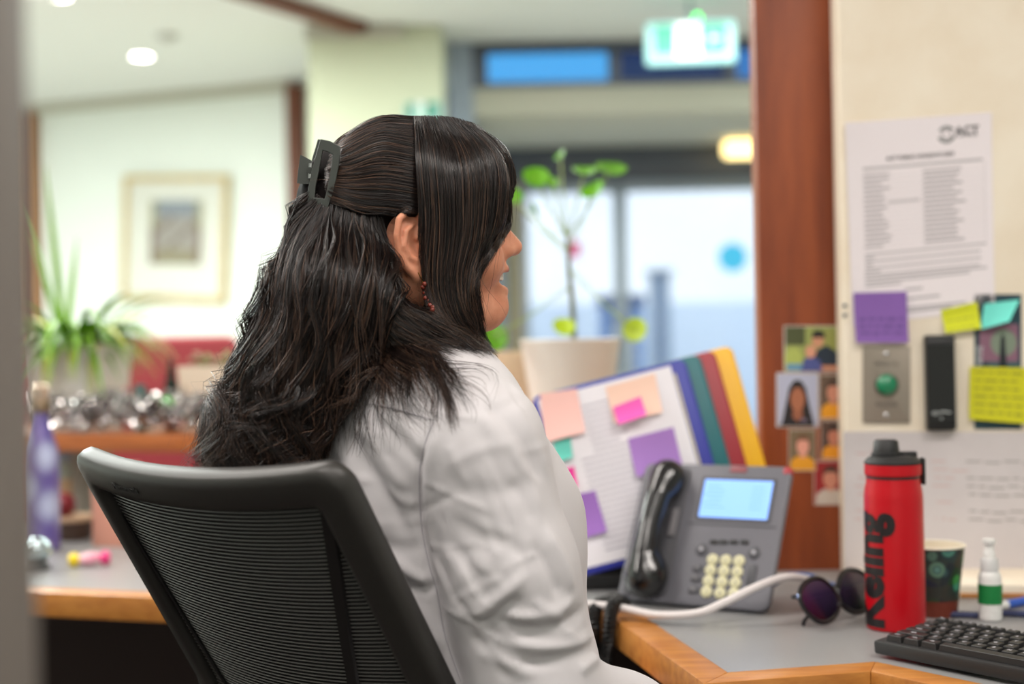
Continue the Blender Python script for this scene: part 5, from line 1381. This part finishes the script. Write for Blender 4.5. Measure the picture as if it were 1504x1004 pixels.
# shirt
def f_shirt(p):
    x, y, z = p; ax = np.abs(x)
    d = s_ell(p, (0, -0.002, 0.93), (0.166, 0.122, 0.185))
    d = smin(d, s_ell((ax, y, z), (0.075, 0.062, 0.90), (0.078, 0.078, 0.082)), 0.05)
    d = smin(d, s_chain(p, [SL_, (0, -0.022, 1.015), SR], [0.060, 0.074, 0.060]), 0.05)
    d = smin(d, s_cap(p, (-0.01, -0.03, 1.04), (-0.012, -0.034, 1.068), 0.066, 0.056), 0.03)
    d = smin(d, s_ell(p, (0, 0.050, 0.72), (0.172, 0.130, 0.22)), 0.06)
    d = smin(d, s_ell(p, (0, 0.06, 0.58), (0.185, 0.155, 0.10)), 0.05)
    d = smax(d, 0.53 - z, 0.01)
    for a, b, c, s in ((SR, ER, WR, 1), (SL_, EL, WL_, -1)):
        a2 = (a[0] + 0.006 * s, a[1], a[2] - 0.005); m1 = tuple((np.array(a) + np.array(b)) / 2 + np.array((0.004 * s, 0.0, 0.0))); m2 = tuple((np.array(b) * 0.5 + np.array(c) * 0.5) + np.array((0, 0.0, -0.004)))
        d = smin(d, s_chain(p, [a2, m1, b, m2, c], [0.060, 0.064, 0.058, 0.050, 0.036], 0.02), 0.014)
    wr = 0.0012 * np.sin(38 * z + 22 * x + 14 * y) * np.sin(27 * y - 19 * x + 3) + 0.0007 * np.sin(75 * z - 40 * x + 31 * y + 1.3) * np.sin(33 * x + 52 * y)
    return d + wr
SV, SQ = surface_nets(f_shirt, (-0.30, -0.17, 0.51), (0.30, 0.33, 1.145), 0.0031)
SV = t2w(SV)
def vnormals(V, Q):
    fn = np.cross(V[Q[:, 2]] - V[Q[:, 0]], V[Q[:, 3]] - V[Q[:, 1]]); N = np.zeros_like(V)
    for k in range(4): np.add.at(N, Q[:, k], fn)
    return N / (np.linalg.norm(N, axis=1)[:, None] + 1e-12)
SN = vnormals(SV, SQ)
bvh = BVHTree.FromPolygons([Vector(v) for v in SV], SQ.tolist())
def cast(b, px, py):
    return b.ray_cast(CAM, ray(px, py))
def polyline3(b, pts, n=24):
    c = catmull([(x, y, 0) for x, y in pts], n); out = []
    for x, y, _ in c:
        loc, nn, i, dd = cast(b, x, y)
        if loc is not None: out.append(np.array(loc))
    return np.array(out)
def crease(pts, width, amp, taper=True, side=0.0):
    """raise (amp > 0) or press (amp < 0) a soft fold along a line on the shirt"""
    global SV
    L = polyline3(bvh, pts)
    if len(L) < 3: return
    lo = L.min(0) - 3 * width; hi = L.max(0) + 3 * width
    idx = np.where(((SV > lo) & (SV < hi)).all(1))[0]
    if not len(idx): return
    D2 = np.full(len(idx), 9.0); T = np.zeros(len(idx))
    for i in range(len(L) - 1):
        ab = L[i + 1] - L[i]; ll = ab.dot(ab) + 1e-12
        h = np.clip(((SV[idx] - L[i]) @ ab) / ll, 0, 1)
        d = ((SV[idx] - L[i] - h[:, None] * ab) ** 2).sum(1)
        m = d < D2; D2[m] = d[m]; T[m] = (i + h[m]) / (len(L) - 1)
    w = np.exp(-D2 / width ** 2) * amp
    if taper: w *= np.clip(np.minimum(T, 1 - T) * 5 + 0.12, 0, 1)
    SV[idx] += SN[idx] * w[:, None]
F_ = [
    # sleeve seam
    ([(640, 612), (622, 655), (615, 700), (618, 770), (630, 830), (640, 865), (652, 930), (676, 1000)], 0.006, -0.008),
    ([(650, 612), (634, 655), (627, 700), (630, 770), (643, 830), (655, 870)], 0.008, 0.004),
    # back folds
    ([(472, 590), (520, 588), (580, 598), (632, 614)], 0.0022, 0.0018), ([(472, 597), (520, 595), (580, 605), (632, 621)], 0.004, -0.0022),
    ([(480, 630), (515, 690), (540, 740), (560, 800)], 0.012, 0.006), ([(505, 625), (545, 690), (575, 740), (600, 790)], 0.010, -0.006),
    ([(525, 620), (565, 680), (600, 720)], 0.010, 0.005), ([(550, 610), (590, 650), (618, 690)], 0.008, -0.005), ([(580, 612), (610, 640), (624, 668)], 0.008, 0.004),
    ([(565, 815), (600, 838), (634, 858)], 0.008, 0.007), ([(585, 868), (615, 862), (640, 862)], 0.007, -0.006), ([(590, 885), (620, 905), (650, 960)], 0.010, 0.006),
    ([(520, 780), (560, 800), (600, 806), (622, 800)], 0.010, -0.004),
    # sleeve folds
    ([(690, 600), (735, 640), (775, 700), (800, 770)], 0.010, 0.004), ([(720, 590), (765, 650), (795, 720)], 0.009, -0.004), ([(752, 580), (785, 640), (806, 700)], 0.008, 0.004),
    ([(650, 700), (690, 720), (740, 722), (790, 706)], 0.012, -0.003), ([(660, 760), (715, 790), (770, 800)], 0.010, -0.004), ([(650, 800), (680, 850), (700, 905)], 0.010, 0.005),
    ([(668, 800), (698, 845), (716, 890)], 0.008, -0.005),
    ([(776, 838), (745, 870), (712, 898), (690, 905)], 0.008, 0.008), ([(760, 870), (735, 895), (705, 915)], 0.006, -0.006),
    ([(735, 900), (775, 905), (815, 898), (848, 874)], 0.008, 0.008), ([(745, 920), (790, 925), (835, 912), (862, 890)], 0.007, -0.007),
    ([(740, 940), (790, 950), (845, 946), (880, 925)], 0.008, 0.008), ([(780, 880), (815, 905), (850, 945)], 0.006, 0.005),
    ([(800, 775), (828, 825), (842, 872)], 0.008, 0.006), ([(780, 790), (808, 840), (822, 878)], 0.007, -0.006),
    ([(760, 975), (820, 965), (880, 945)], 0.008, -0.007), ([(700, 950), (740, 975), (790, 990)], 0.009, 0.006), ([(850, 985), (885, 960), (905, 950)], 0.007, 0.006),
    ([(690, 930), (720, 960), (750, 1000)], 0.008, -0.006),
]
for pts, w, a in F_: crease(pts, w * 0.85, a * 0.55)
for k in range(46):     # fine wrinkles over the sleeve and the back
    x, y = rng.uniform(640, 815), rng.uniform(570, 960)
    if k % 4 == 0: x, y = rng.uniform(480, 610), rng.uniform(610, 860)
    g = rng.uniform(0.2, 1.3) if k % 3 else rng.uniform(-0.5, 0.2); L_ = rng.uniform(25, 70)
    crease([(x - L_ * cos(g), y - L_ * sin(g)), (x + rng.normal() * 5, y + rng.normal() * 5), (x + L_ * cos(g), y + L_ * sin(g))], rng.uniform(0.0035, 0.006), rng.choice([-1, 1]) * rng.uniform(0.0007, 0.0016))
m_shirt = M('white_cotton', (209, 205, 208), 0.72, spec=0.25, bump=(700, 0.10, 0.0006), sheen=0.15)
shirt = npmesh('shirt', SV, SQ, m_shirt, person)
bvs = BVHTree.FromPolygons([Vector(v) for v in SV], SQ.tolist())
for line in ([(640, 610), (623, 655), (616, 700), (619, 770), (631, 830), (641, 865), (653, 930), (677, 1000)], [(470, 592), (520, 590), (580, 600), (636, 617)]):
    L = polyline3(bvs, line, 60)
    if len(L) > 3: MB().tube([Vector(p) + Vector((0, -0.0002, 0)) for p in L], 0.0007, 5).build('seam', M('seam_thread', (186, 182, 188), 0.8), shirt)
# collar band and cuffs, trousers, shoes
q = MB()
for zc, rr, tk in ((1.088, 0.062, 0.0045), (1.079, 0.066, 0.005), (1.070, 0.071, 0.005)):
    q.tube([Vector(t2w([(-0.012 + rr * cos(w), -0.032 + rr * 1.02 * sin(w), zc - 0.018 * sin(w))])[0]) for w in np.linspace(0, 2 * pi, 40)[:-1]], tk, 8, closed=True)
q.build('collar', m_shirt, shirt)
def f_trs(p):
    x, y, z = p
    d = s_ell(p, (0, 0.05, 0.56), (0.17, 0.13, 0.11))
    d = smin(d, s_chain((np.abs(x), y, z), [(0.085, 0.06, 0.54), (0.11, 0.46, 0.535), (0.11, 0.49, 0.10)], [0.086, 0.068, 0.058]), 0.03)
    return d + 0.002 * np.sin(60 * y + 20 * z)
V, Q = surface_nets(f_trs, (-0.22, -0.12, 0.03), (0.22, 0.60, 0.70), 0.007)
npmesh('trousers', t2w(V), Q, M('charcoal_trousers', (38, 38, 44), 0.85), person)
def f_shoe(p):
    d = smin(s_cap((np.abs(p[0]), p[1], p[2]), (0.11, 0.46, 0.05), (0.115, 0.64, 0.035), 0.045, 0.034), s_cap((np.abs(p[0]), p[1], p[2]), (0.11, 0.475, 0.05), (0.11, 0.48, 0.10), 0.042, 0.042), 0.03)
    return smax(d, 0.005 - p[2], 0.006)
V, Q = surface_nets(f_shoe, (-0.18, 0.38, -0.01), (0.18, 0.70, 0.16), 0.006)
npmesh('shoes', t2w(V), Q, m_blackm, person)

# ------------------------------------------------------------------ hair
def hp(x, y, z): return (x, y, z)
bf = [w2h(Vector(p)) for p in ((-0.172, 1.488, 1.240), (-0.172, 1.460, 1.125), (-0.203, 1.455, 1.055), (-0.252, 1.445, 0.985), (-0.262, 1.440, 0.955))]
nk = [w2h(Vector(p)) for p in ((-0.155, 1.435, 1.145), (-0.10, 1.425, 1.098), (-0.045, 1.415, 1.078))]
def f_hair(p):
    x, y, z = p; ax = np.abs(x); q = (ax, y, z)
    d = s_ell(p, (0, 0.006, 0.052), (0.081, 0.095, 0.085))
    d = smax(d, np.minimum(y - 0.034, 0.06 - z), 0.012)          # open at the face
    d = smax(d, -0.052 - z, 0.01)
    d = smin(d, s_ell(p, (0.006, 0.068, 0.072), (0.068, 0.046, 0.052)), 0.016)
    c = s_ell(q, (0.060, 0.051, 0.044), (0.025, 0.047, 0.050))
    c = smin(c, s_ell(q, (0.066, 0.037, -0.030), (0.015, 0.028, 0.066)), 0.02)
    c = smin(c, s_chain(q, [(0.067, 0.036, -0.070), (0.062, 0.056, -0.112)], [0.016, 0.009]), 0.015)
    d = smin(d, c, 0.012)
    d = smax(d, -s_ell(q, (0.088, -0.010, -0.008), (0.034, 0.021, 0.040)), 0.006)   # the ear stays free
    b = s_chain(p, bf, [0.050, 0.058, 0.058, 0.046, 0.034], 0.04)
    b = smin(b, s_chain(p, nk, [0.032, 0.020, 0.012], 0.02), 0.03)
    b = smax(b, -s_ell(p, (0.080, 0.004, -0.030), (0.040, 0.026, 0.046)), 0.01)
    d = smin(d, b, 0.02)
    return d + 0.0016 * np.sin(130 * x + 60 * y + 25 * z) + 0.0012 * np.sin(95 * y - 70 * x + 10 * z)
HV, HQ = surface_nets(f_hair, (-0.16, -0.26, -0.31), (0.13, 0.135, 0.155), 0.003)
HV = h2w(HV)
def solid(V, Q): return BVHTree.FromPolygons([Vector(v) for v in V], Q.tolist())
allV = np.vstack([HV, SV, headV]); allQ = np.vstack([HQ, SQ + len(HV), headQ + len(HV) + len(SV)])
bv_all = solid(allV, allQ)
NS = 18
STR = []; RAD = []
def strands(guides, n, off=(0.0005, 0.006), wob=2.0, wfreq=2.5, clump=12, spread=(0, 1), rad=0.00026, end=(0.8, 1.0), start=(0, 0.05), mirror=False, lift_end=0.0, relief=0.0):
    G = np.array([catmull([(x, y, 0) for x, y in g], 40)[:, :2] for g in guides]); m = len(G)
    cl = [(rng.normal() * wob, rng.uniform(0, 6.28), rng.uniform(0.7, 1.3)) for _ in range(m * clump)]
    for _ in range(n):
        t = rng.uniform(*spread) * (m - 1); i = min(int(t), m - 2); f = t - i
        g = G[i] * (1 - f) + G[i + 1] * f
        a, b = rng.uniform(*start), rng.uniform(*end)
        s = np.linspace(a, b, NS); gi = s * 39; i0 = np.minimum(gi.astype(int), 38); ff = (gi - i0)[:, None]
        p = g[i0] * (1 - ff) + g[i0 + 1] * ff
        tg = np.gradient(p, axis=0); tg /= np.linalg.norm(tg, axis=1)[:, None] + 1e-6; nr = np.stack([-tg[:, 1], tg[:, 0]], 1)
        A, ph_, fq = cl[min(int(t * clump), len(cl) - 1)]
        p = p + nr * ((A * np.sin(s * wfreq * fq * 6.28 + ph_) + rng.normal() * wob * 0.45 * np.sin(s * 6.28 * rng.uniform(0.5, wfreq) + rng.uniform(0, 6.28)) + rng.normal() * wob * 0.7 * s) * (0.25 + 0.75 * s))[:, None]
        D = np.full(NS, np.nan); Nn = np.zeros((NS, 3))
        for k in range(NS):
            loc, nn, ix, dd = bv_all.ray_cast(CAM, ray(p[k, 0], p[k, 1]))
            if loc is not None and loc.y < 1.75: D[k] = loc.y; Nn[k] = nn
        ok = ~np.isnan(D)
        if ok.sum() < 4: continue
        D = np.interp(np.arange(NS), np.where(ok)[0], D[ok])
        for _k in range(2): D[1:-1] = (D[:-2] + 2 * D[1:-1] + D[2:]) / 4
        o = rng.uniform(*off) + relief * abs(A) / max(wob, 1e-6)
        W = np.array([P(p[k, 0], p[k, 1], D[k]) for k in range(NS)])
        env = np.minimum(1, np.linspace(0.1, 3, NS)) * o + lift_end * np.linspace(0, 1, NS) ** 2 * rng.random()
        W += np.where(Nn == 0, 0, Nn) * env[:, None] + np.array((0, -1, 0)) * (env * 0.5)[:, None]
        STR.append(W); RAD.append(rad * rng.uniform(0.6, 1.5))
        if mirror:
            L = np.array([w2h(Vector(v)) for v in W]); L[:, 0] *= -1; STR.append(h2w(L)); RAD.append(RAD[-1])
# swept back to the clip
strands([[(606, 170), (560, 176), (515, 197), (488, 222)], [(608, 205), (560, 202), (515, 222), (484, 240)], [(611, 240), (560, 236), (515, 248), (480, 252)],
         [(615, 275), (565, 268), (515, 270), (478, 266)], [(617, 306), (575, 300), (525, 295), (480, 280)], [(612, 318), (575, 314), (530, 312), (485, 296)]],
        2600, (0.0003, 0.004), 1.0, 1.5, 14, mirror=True)
# front curtain
strands([[(607, 170), (612, 240), (618, 330), (624, 420), (648, 478), (700, 508)], [(622, 169), (634, 240), (642, 330), (640, 420), (662, 485), (714, 516)], [(640, 169), (668, 240), (672, 330), (662, 415), (678, 480), (722, 524)],
         [(658, 170), (700, 235), (702, 320), (684, 405), (690, 465), (732, 530)], [(676, 174), (722, 232), (726, 310), (704, 385), (694, 430), (712, 490)], [(692, 179), (738, 232), (742, 300), (724, 362), (702, 392), (696, 420)],
         [(702, 184), (744, 232), (748, 290), (744, 335), (738, 350), (728, 362)]],
        3600, (0.0003, 0.006), 2.6, 1.4, 10, mirror=True, end=(0.75, 1.0))
# short fringe tips at the outline
strands([[(690, 180), (728, 218), (738, 280), (726, 350)], [(706, 188), (740, 222), (747, 275), (744, 330)], [(716, 194), (744, 228), (751, 280), (750, 330)]], 520, (0.0, 0.004), 1.6, 1.2, 6)
N_FALL = len(STR)
# the long fall down the back
fall = [[(462, 270), (430, 320), (408, 400), (392, 470), (364, 540), (336, 590), (326, 650), (330, 690)], [(470, 288), (440, 330), (420, 400), (402, 470), (372, 540), (340, 590), (330, 650), (334, 690)], [(474, 290), (452, 350), (432, 430), (412, 510), (385, 580), (356, 630), (346, 690)], [(482, 298), (465, 370), (450, 460), (428, 550), (400, 620), (380, 695)],
        [(500, 302), (495, 380), (485, 470), (462, 560), (432, 630), (415, 695)], [(525, 306), (525, 385), (518, 470), (495, 560), (462, 630), (440, 690)], [(545, 312), (552, 390), (552, 470), (525, 550), (490, 620), (462, 690)],
        [(562, 318), (572, 390), (582, 450), (566, 500), (530, 560), (485, 640)]]
strands(fall, 6600, (0.0005, 0.010), 9.0, 2.6, 12, end=(0.72, 1.0), start=(0, 0.12), lift_end=0.008, relief=0.006)
strands([[(410, 470), (385, 560), (350, 620), (340, 685)], [(440, 500), (420, 580), (395, 640), (375, 695)], [(500, 520), (470, 590), (440, 640), (430, 690)]], 2000, (0.002, 0.014), 15.0, 2.4, 14, lift_end=0.012, relief=0.006)
# behind the ear, over the shoulder
strands([[(585, 425), (610, 452), (640, 470), (680, 490), (728, 526)], [(575, 400), (592, 446), (625, 478), (670, 500), (716, 526)], [(560, 320), (568, 390), (590, 440), (640, 470), (726, 525)], [(556, 320), (562, 400), (580, 455), (630, 490), (705, 520)], [(550, 322), (556, 410), (568, 470), (610, 505), (670, 528)], [(545, 325), (548, 420), (552, 490), (580, 530), (630, 560)],
         [(540, 330), (540, 430), (535, 500), (545, 560), (580, 610)]], 2000, (0.0008, 0.007), 4.0, 1.8, 10, end=(0.6, 1.0))
# loose wisps lying on the shirt
strands([[(540, 440), (520, 520), (485, 590), (470, 650)], [(555, 450), (560, 530), (545, 610), (540, 690)], [(570, 460), (590, 530), (610, 590), (640, 640)], [(580, 455), (620, 520), (660, 580), (668, 640)], [(590, 455), (640, 510), (690, 550), (720, 600)]],
        620, (0.001, 0.006), 14.0, 1.3, 10, rad=0.00019, end=(0.4, 1.0))
strands([[(590, 470), (625, 530), (655, 580), (666, 640)], [(600, 475), (640, 535), (664, 590), (672, 630)]], 90, (0.001, 0.005), 5.0, 1.1, 3, rad=0.00022, end=(0.6, 1.0))
# flyaways
for _ in range(620):
    k = rng.integers(N_FALL if rng.random() < 0.88 else 0, len(STR)); W = STR[k].copy(); s = np.linspace(0, 1, NS)[:, None]
    d = rng.normal(size=3) * np.array((0.014, 0.005, 0.009)); c = rng.normal(size=3) * np.array((0.010, 0.004, 0.008))
    STR.append(W + d * s ** 1.6 + c * np.sin(s * 5 + rng.uniform(0, 6))* s); RAD.append(0.00013)
S_ = np.array(STR); n = len(S_)
T = np.gradient(S_, axis=1); T /= np.linalg.norm(T, axis=2)[:, :, None] + 1e-9
A = np.cross(T, np.array((0.31, 0.22, 0.92))); A /= np.linalg.norm(A, axis=2)[:, :, None] + 1e-9; B = np.cross(T, A)
taper = np.array([0.8] + [1.0] * (NS - 5) + [0.9, 0.75, 0.55, 0.3]); R3 = np.array(RAD)[:, None, None] * taper[None, :, None]
ringv = np.stack([S_ + R3 * (A * cos(w) + B * sin(w)) for w in (0, 2 * pi / 3, 4 * pi / 3)], 2)      # n, NS, 3, 3
sv = ringv.reshape(-1, 3)
i = np.arange(n)[:, None, None] * NS * 3; j = np.arange(NS - 1)[None, :, None] * 3; k = np.arange(3)[None, None, :]; k2 = (k + 1) % 3
fq = np.stack(np.broadcast_arrays(i + j + k, i + j + k2, i + j + 3 + k2, i + j + 3 + k), -1).reshape(-1, 4)
m_hair = M('dark_hair', (30, 23, 22), 0.30, spec=0.5)
nt = m_hair.node_tree; at = nt.nodes.new('ShaderNodeAttribute'); at.attribute_name = 'strand'; rp = nt.nodes.new('ShaderNodeValToRGB')
rp.color_ramp.elements[0].color = (*lin((13, 10, 10)), 1); rp.color_ramp.elements[1].color = (*lin((98, 73, 58)), 1)
e = rp.color_ramp.elements.new(0.6); e.color = (*lin((29, 22, 21)), 1); e = rp.color_ramp.elements.new(0.88); e.color = (*lin((54, 40, 35)), 1)
nt.links.new(at.outputs['Fac'], rp.inputs[0]); nt.links.new(rp.outputs[0], nt.nodes['Principled BSDF'].inputs['Base Color'])
m_hb = M('hair_underlayer', (15, 11, 11), 0.8, spec=0.1)
hair = npmesh('hair', HV, HQ, m_hb, person)
hs = stuff(npmesh('hair_strands', sv, fq, m_hair, hair))
a_ = hs.data.attributes.new('strand', 'FLOAT', 'POINT'); a_.data.foreach_set('value', np.clip(np.repeat(rng.random(n), NS * 3) + np.tile(np.repeat(np.linspace(-0.05, 0.16, NS), 3), n), 0, 1).astype(np.float32))

# earring
q = MB(); pts = []
for x, y in ((614, 400), (620, 412), (625, 428), (630, 442), (634, 455)):
    loc, nn, ix, dd = bv_all.ray_cast(CAM, ray(x, y)); pts.append(P(x, y, (loc.y if loc else 1.42) - 0.009))
er = MB().tube([tuple(p) for p in pts], 0.0006, 6).build('earring', M('gold', (200, 150, 80), 0.25, 1.0), person)
cv = catmull([tuple(p) for p in pts], 16)
for k in range(5, 16):
    b = MB().ell((0, 0, 0), (0.0026, 0.0026, 0.0026), 12, 8).build('bead', M('red_brown_bead', (118, 46, 34), 0.3), er); b.location = Vector(cv[k]) + Vector((rng.normal() * 0.0016, -0.001, 0))
# hair claw: two slotted jaws and a thumb tab
m_claw = M('grey_green_clip', (62, 66, 62), 0.5)
cl = thing('hair_claw', '', 'x'); del cl['label']; del cl['category']
cl.parent = person
def clip_plate(outer, inner, dpt, name):
    def pt(x, y, e): return P(x, y, dpt(x, y)) + Vector((0, e, 0))
    vs = []; fs = []; n = len(outer)
    for e in (-0.0012, 0.0028):
        for x, y in outer + inner: vs.append(pt(x, y, e))
    m = 2 * n
    for k in range(n):
        k2 = (k + 1) % n
        fs += [(k, k2, n + k2, n + k), (m + k2, m + k, m + n + k, m + n + k2), (k2, k, m + k, m + k2), (n + k, n + k2, m + n + k2, m + n + k)]
    bm_ = MB().add(vs, fs).build(name, m_claw, cl, angle=50); bv = bm_.modifiers.new('soft', 'BEVEL'); bv.width = 0.0007; bv.segments = 2
    return bm_
outer = [(471, 204), (485, 207), (500, 215), (498, 240), (494, 262), (489, 285), (481, 307), (466, 305), (451, 302), (453, 275), (458, 250), (464, 228)]
inner = [(474, 221), (481, 223), (489, 227), (487, 243), (484, 259), (481, 276), (477, 292), (470, 291), (462, 290), (464, 272), (468, 254), (471, 237)]
_d = [bv_all.ray_cast(CAM, ray(x, y))[0] for x, y in ((482, 214), (478, 250), (476, 280), (468, 290), (490, 230))]
d0 = min(v.y for v in _d if v is not None) - 0.012
dp = lambda x, y: d0 + (490 - x) * 0.0004
clip_plate(outer, inner, dp, 'jaw')
clip_plate([(x - 4, y) for x, y in outer], [(x - 4, y) for x, y in inner], lambda x, y: 1.535 + (490 - x) * 0.0003, 'jaw')
q = MB(); tabp = [(441, 227), (449, 231), (458, 236), (456, 254), (454, 270), (445, 270), (436, 269), (438, 250)]
q.add([P(x, y, d0 + 0.022 + e) for e in (0, 0.014) for x, y in tabp], [tuple(reversed(range(8))), tuple(range(8, 16))] + [(k, (k + 1) % 8, 8 + (k + 1) % 8, 8 + k) for k in range(8)])
q.build('thumb_tab', m_claw, cl, angle=30)
MB().tube([P(457, 240, d0 + 0.02), P(456, 262, d0 + 0.02)], 0.0028, 10).build('spring', m_chrome, cl)
MB().tube([P(455, 250, d0 + 0.016), P(455, 250, 1.530)], 0.0035, 10).build('hinge_bar', m_claw, cl)
